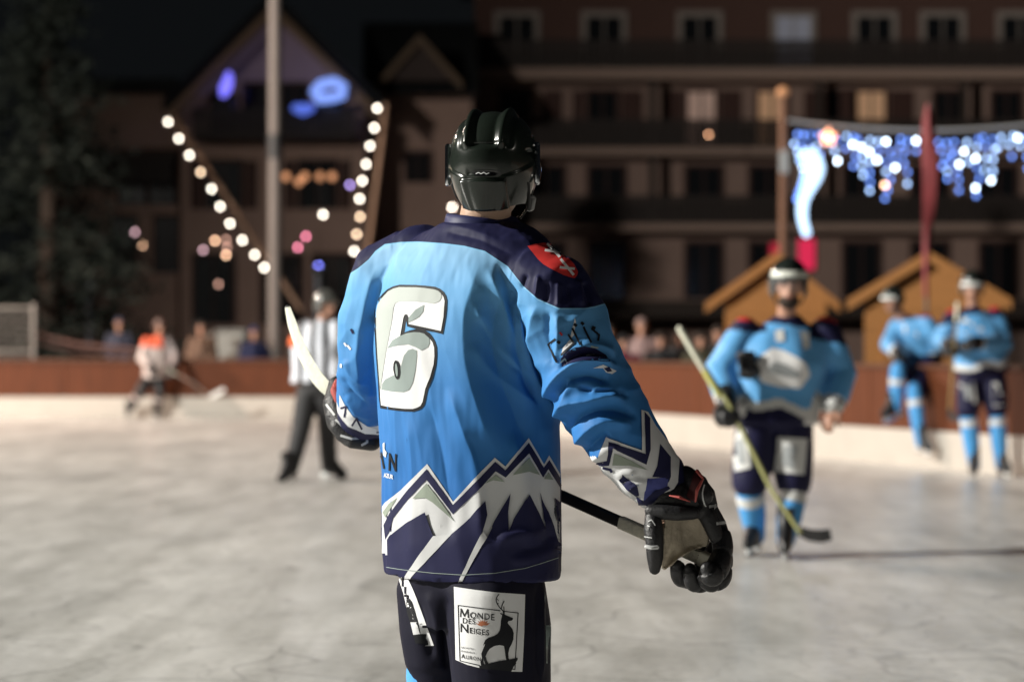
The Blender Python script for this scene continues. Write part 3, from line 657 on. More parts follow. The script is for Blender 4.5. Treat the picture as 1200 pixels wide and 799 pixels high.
def figure(label, base, fw, J, s=1.0, kit=None, cat='person', group=None, vox=.016):
    """J: world joints head, neck, shR, shL, elR, elL, wrR, wrL, pel, knR, knL, anR, anL, toR, toL  (R = the person's right)"""
    kit = kit or {}; r, f = basis(fw); J = {k: Vector(v) for k, v in J.items()}
    root = thing('person', base, label, cat, group)
    sh = (J['shR'] - J['shL']).normalized(); lat = sh; fwd = Vector((0, 0, 1)).cross(lat).normalized()
    if fwd.dot(f) < 0: fwd = -fwd
    hr, hf = basis(kit.get('look', fw)); chest = (J['shR'] + J['shL']) / 2; pel = J['pel']; U = lambda t: pel.lerp(chest, t)
    wide = (J['shR'] - J['shL']).length / 2
    # body: one continuous skin
    b = MB(); head_shape(b, J['head'], hr, hf, s)
    b.tube([J['head'] - Vector((0, 0, .05 * s)), J['neck'], chest - Vector((0, 0, .03))], [.054 * s, .056 * s, .075 * s], 14)
    b.loft(torso_rings([pel - Vector((0, 0, .06)), U(.2), U(.7), U(1.0), U(1.08)], [(.13 * s, .09 * s), (.14 * s, .09 * s), (.15 * s, .10 * s), (wide * .85, .075 * s), (.07 * s, .06 * s)], lat, fwd))
    hr_ = .012
    for q in 'RL':
        b.tube([J['sh' + q], J['el' + q], J['wr' + q]], [.048 * s, .040 * s, .028 * s], 12)
        d = (J['wr' + q] - J['el' + q]).normalized(); pn = kit.get('palm' + q, (0, 0, -1) if abs(d.z) < .8 else f)
        hand(b, J['wr' + q], d, pn, s, .011, kit.get('curl' + q, 1.0), side=1 if q == 'R' else -1)
        hip = pel + lat * (.09 * s * (1 if q == 'R' else -1)) - Vector((0, 0, .04))
        b.tube([hip, J['kn' + q], J['an' + q]], [.075 * s, .052 * s, .040 * s], 12); ft = J['to' + q] - J['an' + q]; ft.z = 0; b.tube([J['an' + q] - Vector((0, 0, .0)), J['an' + q] + ft.normalized() * .10 - Vector((0, 0, .01))], [.032 * s, .022 * s], 10)
    bo = link('body', remesh(b, .011, 3), kit.get('skin', M_skin), root, angle=180)
    face_parts(bo, J['head'], hr, hf, s)
    # jersey
    bk = kit.get('bulk', 1.0); ba = 1 + (bk - 1) * .35; j = MB(); hem = kit.get('hem', .06)
    up = (chest - pel).normalized()
    j.loft(torso_rings([pel - up * hem, U(.15), U(.55), U(.85), U(1.02), U(1.02) + up * .055, U(1.02) + up * .09], [(.228 * s * bk, .188 * s * bk), (.220 * s * bk, .17 * s * bk), (.235 * s * bk, .175 * s * bk), (wide * 1.0 * (.5 + .5 * bk), .155 * s), (wide * .80, .125 * s), (.10 * s, .095 * s), (.072 * s, .07 * s)], lat, fwd))
    for q in 'RL':
        a, e, wv = J['sh' + q], J['el' + q], J['wr' + q]; e2 = e.lerp(wv, -.03)
        j.tube([a, a.lerp(e, .5), e2, e.lerp(wv, .5), e.lerp(wv, .9)], [.086 * s * ba, .092 * s * ba, .088 * s * ba, .074 * s * ba, .062 * s * ba], 16)
        for k in range(5):                       # cloth folds round the elbow
            t = random.uniform(.55, 1.25); c = a.lerp(e, t) if t < 1 else e.lerp(wv, t - 1); v = Vector((random.gauss(0, 1), random.gauss(0, 1), random.gauss(0, 1))).normalized() * .05
            j.tube([c + v, c - v * .3 + Vector((.04, .03, .02)), c - v], .050 * s, 8)
    jm = remesh(j, vox, 5); V = getv(jm); N = getn(jm)
    d = np.array([noise.noise(Vector((v[0] * 9, v[1] * 9, v[2] * 3.2))) for v in V]); setv(jm, V + N * (d * .012)[:, None])
    jo = link('jersey', jm, kit.get('jersey', [M_blue, M_navy, M_silver, M_red]), root, angle=180)
    BASE[0] = Vector(root.location)
    if 'zone' in kit: zones(jo, lambda p: kit['zone'](p, J, U, lat, fwd))
    # trousers / shorts, socks, skates, gloves, helmet
    p_ = MB(); long_ = kit.get('long', False)
    p_.loft(torso_rings([U(.18), pel - Vector((0, 0, .0)), pel - Vector((0, 0, .13 * s))], [(.17 * s, .14 * s), (.19 * s, .155 * s), (.15 * s, .13 * s)], lat, fwd))
    for q in 'RL':
        hip = pel + lat * (.10 * s * (1 if q == 'R' else -1)) - Vector((0, 0, .06)); k = J['kn' + q]; an = J['an' + q]
        if long_: p_.tube([hip, hip.lerp(k, .5), k, k.lerp(an, .5), an.lerp(k, .08)], [.115 * s, .11 * s, .095 * s, .085 * s, .075 * s], 16)
        else: p_.tube([hip, hip.lerp(k, .55), k.lerp(hip, .08)], [.125 * s, .122 * s, .110 * s], 16)
    po = link('trousers' if long_ else 'shorts', remesh(p_, vox, 4), kit.get('pants', M_navy), root, angle=180)
    bv = bvh_of(po.data) if kit.get('patch') else None
    for q in 'RL':
        k = J['kn' + q]; an = J['an' + q]
        if not long_:
            so = MB(); so.tube([k + (k - an).normalized() * .05, k.lerp(an, .25), k.lerp(an, .6), an], [.078 * s, .082 * s, .074 * s, .055 * s], 16)
            so.build('sock', kit.get('sock', M_sock), root)
            tr = MB(); c = k.lerp(an, .12); tr.tube([c, c + (an - k).normalized() * .065], .0850 * s, 16, round_=False); tr.build('sock_stripe', kit.get('stripe', M_silver), root)
        if kit.get('shoes'): 
            sh_ = MB(); sh_.tube([an - Vector((0, 0, .02)), an.lerp(J['to' + q], .5), J['to' + q]], [.05, .045, .035], 10); sh_.build('shoe', M_black, root)
        else: skate(root, an, J['to' + q], None, s)
        if kit.get('glove' + q, True):
            g = MB(); dd = (J['wr' + q] - J['el' + q]).normalized(); pn = kit.get('palm' + q, (0, 0, -1) if abs(dd.z) < .8 else f)
            g.tube([J['wr' + q] - dd * .10 * s, J['wr' + q] - dd * .02 * s, J['wr' + q] + dd * .03 * s], [.074 * s, .064 * s, .054 * s], 14, round_=False)
            hand(g, J['wr' + q], dd, pn, 1.18 * s, .0165, kit.get('curl' + q, 1.0), side=1 if q == 'R' else -1)
            link('glove', remesh(g, .008, 2), kit.get('glove', M_black), root, angle=180)
    if kit.get('helmet', True): helmet_simple(root, J['head'], hr, hf, s, kit.get('helm', M_helm), kit.get('band'), kit.get('visor', False), kit.get('bz', 0.0))
    root['_j'] = 0; del root['_j']
    return root, jo, po

def team_zone(p, J, U, lat, fwd):
    pel, ch = U(0), U(1); up = (ch - pel).normalized(); t = (p - pel).dot(up) / (ch - pel).length; x = abs((p - ch).dot(lat))
    for q in 'RL':
        e, w_ = J['el' + q], J['wr' + q]; d = (w_ - e); u = (p - e).dot(d) / d.length_squared; rad = ((p - e) - d * u).length
        if u > .74 and rad < .13 and t < 1.0: return 1 if .80 < u < .85 else 2
        a = J['sh' + q]
        if (p - a).length < .115 and (p - a).dot(up) > -.01:
            return 3 if (p - a).dot(up) > .055 and x > .16 and (p - a).dot(fwd) > -.02 else 1
    if t > 1.06 or (t > .93 and x > .13): return 1
    z = -.04 + .10 * abs(((p - pel).dot(lat) * 7) % 2 - 1)
    if t < z - .07: return 1
    if t < z + .05: return 2
    return 0
def stick(label, pts, tapes, blade, blade_mat=None, r=.014, shaft_m=None, tape_m=None):
    root = thing('hockey_stick', pts[0], label, 'hockey stick')
    sh = MB(); sh.tube(pts, r, 10, round_=True, flat=.72); sh.build('shaft', shaft_m or M_stick, root)
    a = Vector(pts[0]); e = Vector(pts[-1])
    for (t0, t1, m) in tapes:
        tp = MB(); tp.tube([a.lerp(e, t0), a.lerp(e, (t0 + t1) / 2), a.lerp(e, t1)], r * 1.22, 10, flat=.8); tp.build('grip_tape', m, root)
    if blade:
        b = MB(); bp = [Vector(q) for q in blade]; rings = []
        upv = (a - e).normalized(); 
        for i, q in enumerate(bp):
            d = (bp[min(i + 1, len(bp) - 1)] - bp[max(i - 1, 0)]).normalized(); u = (upv - d * upv.dot(d)).normalized(); n = d.cross(u)
            h = (.030, .036, .038, .036, .024)[min(i, 4)]
            rings.append([q + u * h + n * .004, q + u * h - n * .004, q - u * h - n * .005, q - u * h + n * .005])
        b.loft(rings); b.build('blade', blade_mat or M_stick, root, smooth=False)
    return root

# --- bearded skater on the right, walking towards the camera
Y = 14.8
def Q(x, y, dy=0.0, Y0=None): return P(x, y, (Y0 or Y) + dy)
J = dict(head=Q(924, 337, -.05), neck=Q(922, 366), shR=Q(873, 388, .02), shL=Q(967, 388, .05), elR=Q(843, 436, .0), elL=Q(987, 440, .03), wrR=Q(853, 474, -.22), wrL=Q(974, 480, -.12),
         pel=Q(908, 478), knR=Q(878, 570, -.06), knL=Q(930, 570, -.02), anR=Q(886, 628, .1), anL=Q(921, 632, -.10), toR=Q(871, 638, -.14), toL=Q(918, 644, -.34))
kit = dict(zone=team_zone, gloveL=False, band=mat('band_white', (.62, .64, .58), .4), visor=True, curlR=1.25, curlL=.6, hem=.10, bulk=1.16)
pR, jR, sR = figure('bearded skater in light blue jersey with white helmet band, holding his stick across his body', Q(905, 412) - Vector((0, 0, 1.25)), (-.05, -1), J, 1.05, kit, vox=.013)
BD = MB(); r_, f_ = basis((-.05, -1)); hc = Vector(J['head']); M_ = Matrix((r_, f_, (0, 0, 1))).transposed().to_3x3()
BD.ell(hc + f_ * .040 - Vector((0, 0, .082)), (.063, .070, .052), 16, 10, 0, M_); BD.build('beard', M_beard, pR)
pv = MB(); bvp = bvh_of(sR.data); 
def worldbvh(o):
    off = Vector((0, 0, 0)); q = o
    while q: off += q.location; q = q.parent
    return BVHTree.FromPolygons([v.co + off for v in o.data.vertices], [p.vertices[:] for p in o.data.polygons])
def decals(o, fn, mats, name, Yh):
    """sewn-on prints laid over a garment; they become a sub-part of it"""
    mb = MB(); fn(mb, worldbvh(o), Yh); b = mb.build(name, mats, o, angle=180); return b
M_white6 = mat('print_white_far', (.80, .80, .80), .6); M_print = mat('print_grey', (.30, .32, .33), .6); M_ink = mat('print_ink', (.016, .016, .020), .6)
def chestR(mb, bv, Yh):
    patch(mb, [(884, 430), (893, 416), (905, 408), (918, 411), (932, 418), (945, 427), (949, 440), (938, 455), (915, 454), (893, 448)], bv, .006, 0, Yh, 6)
    patch(mb, [(898, 434), (907, 424), (920, 427), (938, 437), (936, 443), (914, 440)], bv, .009, 1, Yh, 6)
decals(jR, chestR, [M_white6, M_print], 'chest_print', 14.6)
decals(jR, lambda mb, bv, Yh: patch(mb, [(908, 388), (918, 386), (919, 400), (909, 401)], bv, .006, 0, Yh, 6), [M_silver], 'collar_print', 14.6)
decals(jR, lambda mb, bv, Yh: patch(mb, [(937, 388), (947, 390), (949, 408), (941, 410)], bv, .006, 0, Yh, 6), [M_silver], 'breast_print', 14.6)
def shortsR(mb, bv, Yh):
    patch(mb, [(856, 506), (874, 504), (880, 548), (862, 552)], bv, .006, 0, Yh, 6); patch(mb, [(862, 515), (871, 514), (874, 543), (866, 544)], bv, .009, 1, Yh, 6)
def shortsL(mb, bv, Yh):
    patch(mb, [(912, 512), (946, 514), (942, 556), (908, 552)], bv, .006, 0, Yh, 6)
    patch(mb, [(919, 522), (934, 523), (930, 549), (918, 546)], bv, .009, 1, Yh, 6)
decals(sR, shortsL, [M_silver, M_print], 'thigh_patch', 14.6)
decals(sR, shortsR, [M_silver, M_print], 'thigh_patch', 14.6)
stick('yellow shafted hockey stick held by the bearded skater', [Q(797, 386, -.30), Q(852, 470, -.27), Q(905, 575, -.34), Q(937, 622, -.38)], [(.0, .20, M_tape), (.21, .32, M_tapey)], [Q(937, 622, -.38), Q(950, 627, -.40), Q(962, 628, -.42), Q(974, 626, -.43)], shaft_m=mat('shaft_yellow', (.34, .34, .14), .5), r=.019)
g = MB(); hand(g, Q(876, 424, -.18), (-.1, -.3, -1), (0, -1, 0), 1.05, .015, 1.3); g.tube([Q(874, 414, -.16), Q(876, 436, -.2)], [.06, .05], 14, round_=False)
gl = link('spare_glove', remesh(g, .009, 2), M_black, None, angle=180); tag(recentre(gl), 'black hockey glove tucked under the arm of the bearded skater', 'glove')
gc = MB(); gc.tube([Q(871, 421, -.17), Q(880, 421, -.17)], .05, 10)

# --- skater at the right boards with a stick upright in both gloves
Y = 24.2
J = dict(head=Q(1139, 338), neck=Q(1140, 358), shR=Q(1117, 372), shL=Q(1166, 370), elR=Q(1104, 398, -.05), elL=Q(1176, 402, -.05), wrR=Q(1114, 406, -.35), wrL=Q(1138, 402, -.38),
         pel=Q(1150, 428), knR=Q(1134, 484, -.08), knL=Q(1168, 482, -.05), anR=Q(1142, 546, -.05), anL=Q(1173, 545, .0), toR=Q(1140, 553, -.25), toL=Q(1184, 551, -.22))
kit = dict(zone=team_zone, band=mat('face_glare', (.70, .72, .70), .35), visor=True, bz=-.04, curlR=1.2, curlL=1.2, bulk=1.12)  # pale strip at face level paints the glare of his visor
pA, jA, sA = figure('skater in light blue standing at the right boards with his stick upright in both gloves', Q(1150, 412) - Vector((0, 0, 1.25)), (-.12, -1), J, 1.07, kit)
def prA(mb, bv, Yh):
    patch(mb, [(1120, 446), (1140, 444), (1144, 472), (1124, 474)], bv, .006, 0, Yh, 6)
    patch(mb, [(1130, 452), (1136, 451), (1138, 468), (1132, 468)], bv, .009, 1, Yh, 6)
decals(sA, prA, [M_silver, M_print], 'thigh_patch', 24.4)
decals(sA, lambda mb, bv, Yh: patch(mb, [(1163, 448), (1182, 450), (1182, 474), (1164, 476)], bv, .006, 0, Yh, 6), [M_silver], 'thigh_patch', 24.4)
decals(jA, lambda mb, bv, Yh: patch(mb, [(1126, 374), (1150, 372), (1152, 388), (1130, 392)], bv, .006, 0, Yh, 6), [M_silver], 'chest_print', 24.4)
stick('dark hockey stick held upright by the skater standing at the boards', [Q(1122, 356, -.46), Q(1118, 410, -.46), Q(1113, 478, -.5)], [(.0, .15, M_tape)], [Q(1113, 478, -.5), Q(1114, 487, -.52), Q(1117, 489, -.56), Q(1122, 490, -.6)], shaft_m=mat('shaft_ochre', (.22, .16, .06), .5), r=.017)

# --- skater vaulting over the right boards
Y = 26.5
J = dict(head=Q(1047, 353, -.1), neck=Q(1056, 370, -.05), shR=Q(1052, 382, .10), shL=Q(1084, 377, -.16), elR=Q(1042, 404, -.05), elL=Q(1100, 396, -.22), wrR=Q(1054, 416, -.28), wrL=Q(1098, 417, -.02),
         pel=Q(1082, 416, .12), knR=Q(1052, 438, -.50), knL=Q(1072, 462, -.55), anR=Q(1050, 478, -.42), anL=Q(1079, 519, -.62), toR=Q(1034, 490, -.5), toL=Q(1092, 528, -.8))
kit = dict(zone=team_zone, band=mat('face_glare', (.70, .72, .70), .35), look=(-.8, -.6), bz=-.04, curlR=.9, curlL=.9, hem=.03, bulk=1.1)  # pale strip at face level paints the bright white of his face
kit['zone'] = lambda p, J, U, lat, fwd: 1 if ((p - U(1)).dot((U(1) - U(0)).normalized()) > .10 or (p - U(0)).dot((U(1) - U(0)).normalized()) < -.0) else (2 if min((p - J['wrR']).length, (p - J['wrL']).length) < .14 else (3 if (p - J['shL']).length < .11 and (p - J['shL']).z > .05 else 0))
pB, jB, sB = figure('skater in light blue swinging a leg over the right boards', Vector((Q(1075, 412).x, 26.0, .0)), (-.35, -1), J, 1.03, kit)
decals(jB, lambda mb, bv, Yh: patch(mb, [(1058, 382), (1072, 379), (1076, 394), (1063, 398)], bv, .006, 0, Yh, 6), [M_silver], 'chest_print', 26.3)

# --- referee
Y = 23.6
def strip_mat():
    m = bpy.data.materials.new('referee_stripes'); m.use_nodes = True; nt = m.node_tree; b = nt.nodes['Principled BSDF']; b.inputs['Roughness'].default_value = .7
    tc = nt.nodes.new('ShaderNodeTexCoord'); wv = nt.nodes.new('ShaderNodeTexWave'); wv.inputs['Scale'].default_value = 2.5; wv.bands_direction = 'X'; wv.inputs['Distortion'].default_value = .6
    rp = nt.nodes.new('ShaderNodeValToRGB'); rp.color_ramp.interpolation = 'CONSTANT'; rp.color_ramp.elements[0].color = (.02, .02, .022, 1); rp.color_ramp.elements[1].position = .46; rp.color_ramp.elements[1].color = (.62, .65, .72, 1)
    nt.links.new(tc.outputs['Object'], wv.inputs[0]); nt.links.new(wv.outputs['Fac'], rp.inputs[0]); nt.links.new(rp.outputs[0], b.inputs['Base Color']); return m
J = dict(head=Q(381, 359, -.05), neck=Q(379, 374), shR=Q(395, 385, -.06), shL=Q(358, 386, .10), elR=Q(403, 414, -.10), elL=Q(350, 412, .12), wrR=Q(397, 440, -.25), wrL=Q(352, 440, .02),
         pel=Q(372, 446), knR=Q(384, 504, .1), knL=Q(352, 506, -.1), anR=Q(385, 549, .15), anL=Q(341, 551, -.2), toR=Q(401, 556, .10), toL=Q(330, 563, -.3))
M_or = mat('armband_orange', (.72, .12, .02), .6)
kit = dict(jersey=strip_mat(), long=True, pants=mat('referee_trousers', (.022, .022, .024), .7), gloveR=False, gloveL=False, helm=mat('helmet_mixed', (.07, .07, .065), .25, .5, vary=.9, vscale=14, coat=.5), look=(.75, -.6), hem=.02, bulk=1.15)
pF, jF, _ = figure('referee in black and white striped shirt with an orange armband', Q(368, 412) - Vector((0, 0, 1.25)), (.45, -1), J, 1.0, kit)
ab = MB(); a = J['shL'].lerp(J['elL'], .45); e = J['shL'].lerp(J['elL'], .82); ab.tube([a, e], [.124, .118], 18, round_=False); ab.build('armband', M_or, pF)

# --- opposing skater far left
Y = 45.2
J = dict(head=Q(187, 384, -.1), neck=Q(186, 394), shR=Q(172, 400, -.1), shL=Q(197, 399, .1), elR=Q(166, 420, -.2), elL=Q(205, 418, 0), wrR=Q(178, 433, -.4), wrL=Q(200, 434, -.3),
         pel=Q(181, 439), knR=Q(163, 461, -.25), knL=Q(187, 463, -.1), anR=Q(150, 482, .0), anL=Q(183, 484, .1), toR=Q(148, 489, -.3), toL=Q(186, 491, -.2))
M_oj = mat('jersey_orange_white', (.50, .43, .41), .6); M_oo = mat('jersey_orange', (.75, .13, .06), .6); M_ogr = mat('jersey_grey', (.30, .26, .26), .6)
def ozone(p, J, U, lat, fwd):
    ch = U(1); up = (ch - U(0)).normalized()
    if (p - ch).dot(up) > -.12 and (p - ch).dot(lat) > -.05: return 1
    return 2 if (p - ch).dot(lat) < -.07 else 0
kit = dict(zone=ozone, jersey=[M_oj, M_oo, M_ogr], pants=M_black, sock=mat('sock_dark', (.03, .025, .025), .7), stripe=mat('sock_pale', (.50, .42, .40), .7), helm=mat('helmet_brownish', (.10, .06, .05), .4), look=(.4, -1))
pL, jL, _ = figure('opposing skater in white and orange jersey with black shorts in front of the left boards', Q(180, 412) - Vector((0, 0, 1.25)), (.3, -1), J, 1.0, kit)
stick('pale hockey stick of the orange and white skater', [Q(196, 432, -.5), Q(228, 450, -.6), Q(246, 465, -.7)], [(.0, .2, M_tape)], [Q(246, 465, -.7), Q(252, 462, -.72), Q(258, 459, -.74), Q(263, 456, -.76)], blade_mat=M_silver, r=.010, shaft_m=mat('shaft_pale', (.42, .36, .32), .6))

# --- spectators behind the boards
def spectator(px, Y_, head_y, coat, label, fw=(0, -1), hat=None, skin=None, scarf=None):
    sc_ = (1.25 - (head_y - HY) / F * Y_) / 1.66                      # standing height from the head's place
    q = P(px, HY, Y_); q.z = 0; z = lambda h: Vector((0, 0, h * sc_)); r, f = basis(fw)
    J = dict(head=q + z(1.66), neck=q + z(1.50), shR=q + z(1.42) + r * .19, shL=q + z(1.42) - r * .19, elR=q + z(1.14) + r * .25 + f * .02, elL=q + z(1.14) - r * .25 + f * .03,
             wrR=q + z(1.0) + r * .14 + f * .24, wrL=q + z(1.0) - r * .14 + f * .24, pel=q + z(.92), knR=q + z(.50) + r * .10, knL=q + z(.50) - r * .10, anR=q + z(.09) + r * .11, anL=q + z(.09) - r * .11, toR=q + z(.05) + r * .12 + f * .16, toL=q + z(.05) - r * .12 + f * .16)
    kit = dict(jersey=coat, long=True, pants=mat('jeans_dark', (.02, .022, .03), .8), gloveR=False, gloveL=False, helmet=False, shoes=True, hem=.10, skin=skin or M_skin)
    root, jo, po = figure(label, q, fw, J, .98 * sc_, kit, group='spectators behind the boards', vox=.022)
    M = Matrix((r, f, (0, 0, 1))).transposed().to_3x3(); hc = q + z(1.66) + Vector((0, 0, .045))
    h = MB(); rings = []
    for j in range(8):
        ph = -.15 + (math.pi / 2 + .1) * j / 8; rings.append([hc + M @ Vector((.092 * math.cos(ph) * math.cos(t), (.112 * math.cos(ph) * math.sin(t)) - .008, .098 * math.sin(ph) + .03 * max(0, math.sin(t)) * (1 - j / 8))) for t in np.linspace(0, 2 * math.pi, 20, endpoint=False)])
    h.loft(rings); h.build('hat' if hat else 'hair', hat or mat('hair_dark', (.025, .016, .012), .8), root)
    if scarf: sf = MB(); sf.tube([q + z(1.50) + M @ Vector((.085 * math.cos(t), .085 * math.sin(t), 0)) for t in np.linspace(0, 2 * math.pi, 16)], .035, 8); sf.build('scarf', scarf, root)
def coat(n, c): return mat('coat_' + n, c, .8, vary=.25, vscale=6)
spectator(714, 37.5, 391, coat('brown', (.05, .035, .03)), 'spectator in a brown coat nearest the shoulder of player six')
spectator(731, 35.9, 403, coat('wine', (.12, .012, .03)), 'short spectator in a wine red coat behind the right boards', hat=mat('hat_black', (.01, .01, .012), .8))
spectator(752, 36.6, 383, coat('rose', (.34, .23, .22)), 'tall spectator in a pale rose coat behind the right boards', (.1, -1), hat=mat('hat_rose', (.22, .15, .14), .8))
spectator(775, 36.2, 400, coat('black', (.012, .012, .014)), 'spectator in a black coat beside the pale rose coat')
spectator(798, 37.2, 396, coat('grey', (.05, .05, .055)), 'spectator in a dark grey coat behind the stick tape of the bearded skater')
spectator(822, 34.3, 400, coat('olive', (.05, .045, .025)), 'spectator in an olive coat at the elbow of the bearded skater')
spectator(842, 35.5, 392, coat('blackb', (.016, .014, .014)), 'dark coated spectator half hidden by the bearded skater')
spectator(298, 47.6, 391, coat('royal', (.006, .010, .045)), 'spectator in a royal blue jacket beside the light mast', (.3, -1), hat=mat('hat_blue', (.02, .03, .10), .8))
spectator(236, 48.0, 385, coat('tan', (.13, .075, .05)), 'spectator in a tan coat left of the utility box', (.2, -1))
spectator(248, 50.2, 398, coat('stone', (.26, .23, .20)), 'spectator in a stone coloured coat between the tan coat and the utility box', (-.2, -1), hat=mat('hat_stone', (.20, .17, .15), .8))
spectator(140, 50.5, 380, coat('slate', (.03, .033, .055)), 'spectator in a slate blue coat behind the barrier tape', (.2, -1), hat=mat('hat_slate', (.04, .045, .085), .8))
# ------------------------------------------------------------------ player six, in focus, seen from behind
PHI = R(42); r6 = Vector((math.cos(PHI), -math.sin(PHI), 0)); f6 = Vector((math.sin(PHI), math.cos(PHI), 0))
B6 = Vector((-.09, 6.50, 0))
p6 = thing('person', B6, 'player six seen from behind in light blue jersey and glossy black helmet', 'person')
def H(py, Y=6.42): return CAM.z - (py - HY) / F * Y          # height of a photograph row at that distance
def X(px, Y=6.42): return (px - 600) / F * Y
shR = Vector((X(651, 6.28), 6.28, H(337, 6.28))); elR = Vector((X(706, 6.23), 6.23, H(478, 6.23))); wrR = Vector((X(774, 6.24), 6.24, H(574, 6.24)))
shL = Vector((X(452, 6.64), 6.64, H(320, 6.64))); elL = Vector((X(437, 6.73), 6.73, H(442, 6.73))); wrL = Vector((X(428, 6.93), 6.93, H(492, 6.93)))
HC = Vector((X(579, 6.40), 6.42, H(186, 6.40)))               # centre of the helmet
HY6 = R(13); hr6 = Vector((math.cos(HY6), -math.sin(HY6), 0)); hf6 = Vector((math.sin(HY6), math.cos(HY6), 0))

# body: one continuous figure under the kit
b = MB(); head_shape(b, HC + Vector((0, 0, -.035)) + hf6 * .01, hr6, hf6, 1.0)
nb = Vector((X(566), 6.46, H(275)))
b.tube([HC - Vector((0, 0, .06)) - hf6 * .01, HC.lerp(nb, .62) - hf6 * .012, nb - Vector((0, 0, .06))], [.062, .066, .085], 20)
tc = lambda py, dx=0: Vector((X(549 + dx), 6.46, H(py)))
b.loft(torso_rings([tc(720), tc(600), tc(450), tc(340), tc(300)], [(.16, .12), (.16, .115), (.18, .12), (.20, .11), (.09, .08)], r6, f6))
b.tube([shR, elR, wrR], [.06, .05, .034], 14); b.tube([shL, elL, wrL], [.06, .05, .034], 14)
hand(b, wrR, (.25, -.15, -1), (-1, -.2, 0), 1.0, .010, 1.3); hand(b, wrL + Vector((.01, -.02, .03)), (-.4, .6, -.1), (-.3, 0, -1), .72, .009, 1.2, side=-1)
knR = Vector((X(588, 6.36), 6.38, .47)); knL = Vector((X(515, 6.58), 6.60, .47))
anR = Vector((X(592, 6.36), 6.40, .12)); anL = Vector((X(519, 6.58), 6.62, .12))
for s_, k_, a_ in ((1, knR, anR), (-1, knL, anL)):
    hp = tc(715) + r6 * .10 * s_; b.tube([hp, k_, a_], [.070, .050, .045], 14); b.tube([a_ - Vector((0, 0, .03)), a_ + f6 * .15 - Vector((0, 0, .05))], [.042, .03], 10)
M_skin6 = mat('skin_neck', (.46, .30, .215), .48, .4, vary=.10, vscale=30, bump=.15, bscale=90)
link('body', remesh(b, .009, 4), M_skin6, p6, angle=180)
bodyo = p6.children[-1]; face_parts(bodyo, HC + Vector((0, 0, -.035)) + hf6 * .01, hr6, hf6, 1.0)

# jersey -----------------------------------------------------------
j = MB()
prof = [(676, 551, .272, .182), (640, 551, .276, .186), (560, 551, .272, .188), (480, 547, .272, .196), (410, 544, .276, .200), (360, 546, .278, .196), (325, 549, .272, .174), (300, 552, .268, .150), (284, 556, .236, .132), (270, 560, .170, .114), (262, 564, .108, .098), (254, 566, .086, .084)]
C = [Vector((X(x), 6.47, H(y))) for y, x, _, _ in prof]
j.loft(torso_rings(C, [(a, b_) for _, _, a, b_ in prof], r6, f6, 40, 1.0))
# sagging sleeve, bunched above the elbow pad
def lerp3(a, b_, t): return a.lerp(b_, t)
j.tube([shR + Vector((-.09, .05, .035)), shR + Vector((-.01, 0, -.005)), shR.lerp(elR, .33) + Vector((-.006, 0, 0)), shR.lerp(elR, .68) + Vector((-.010, 0, 0)), elR + Vector((.002, 0, .0)), elR.lerp(wrR, .35), elR.lerp(wrR, .7), wrR + Vector((.004, 0, .012))],
       [.088, .102, .108, .110, .108, .098, .088, .076], 28, round_=True)
j.tube([shL + Vector((.10, -.05, .038)), shL, shL.lerp(elL, .45) + Vector((-.010, 0, 0)), elL + Vector((0, .0, .005)), elL.lerp(wrL, .5), wrL], [.094, .096, .102, .100, .088, .076], 28)
jm = remesh(j, .0037, 22, .5)
V = getv(jm); N = getn(jm); px, py = PX(V); zc = V[:, 2]
face = -(N @ np.array([0, 1, 0]))                              # >0 towards the photographer
# which vertices belong to the right sleeve, the left sleeve, the trunk
def axis_d(a, b_): 
    a = np.array(a); d = np.array(b_) - a; t = np.clip(((V - a) @ d) / (d @ d), 0, 1); return np.linalg.norm(V - a - t[:, None] * d, axis=1), t
dA, tA = axis_d(shR, elR); dB, tB = axis_d(elR, wrR); dC, tC = axis_d(shL, elL); dD, tD = axis_d(elL, wrL)
rel = V - np.array([X(549), 6.47, 0]); ta = (rel @ np.array(r6)) / .262; tb = (rel @ np.array(f6)) / .18; dT = (np.hypot(ta, tb) - 1) * .2
armR = sm(-.0, .03, dT - (np.minimum(dA, dB) - .105)) * (px > 600); armL = sm(0, .03, dT - (np.minimum(dC, dD) - .100)) * (px < 500)
trunk = 1 - np.maximum(armR, armL)
disp = np.zeros(len(V))
def crease(pts, wpx, h, mask, front=True):
    wpx = wpx * .88
    q = smoothpts(pts, 26); d, t = seg_dist(px, py, q); taper = sm(0, .18, t) * sm(0, .18, 1 - t)
    endfade = np.where((t <= 0) | (t >= 1), 0, 1); global disp
    disp += h * 1.3 * (.55 * np.exp(-(d / wpx) ** 2) + .55 * np.exp(-d / (.75 * wpx))) * taper * mask * sm(-.05, .25, face) * (1 + .3 * armR)
# trunk: the shoulder-blade bulge, the armpit fan and the long drapes of the back
crease([(566, 296), (556, 335), (545, 375), (548, 430), (566, 490), (586, 540)], 22, .013, trunk)
crease([(596, 330), (578, 380), (582, 430), (606, 490), (626, 540)], 20, -.014, trunk)
crease([(570, 312), (588, 352), (604, 396), (618, 436)], 8, .010, trunk)
crease([(580, 306), (600, 345), (613, 380)], 6, -.007, trunk)
crease([(556, 352), (576, 398), (606, 428), (628, 446)], 8, .008, trunk)
crease([(552, 398), (576, 434), (612, 462), (636, 476)], 9, .006, trunk)
crease([(560, 372), (585, 412), (615, 440)], 6, -.007, trunk)
crease([(500, 470), (514, 520), (524, 575), (530, 640)], 11, -.008, trunk)
crease([(526, 450), (545, 505), (562, 560), (566, 640)], 11, .009, trunk)
crease([(548, 500), (566, 560), (580, 640)], 10, -.007, trunk)
crease([(478, 480), (484, 540), (486, 620), (488, 668)], 10, .006, trunk)
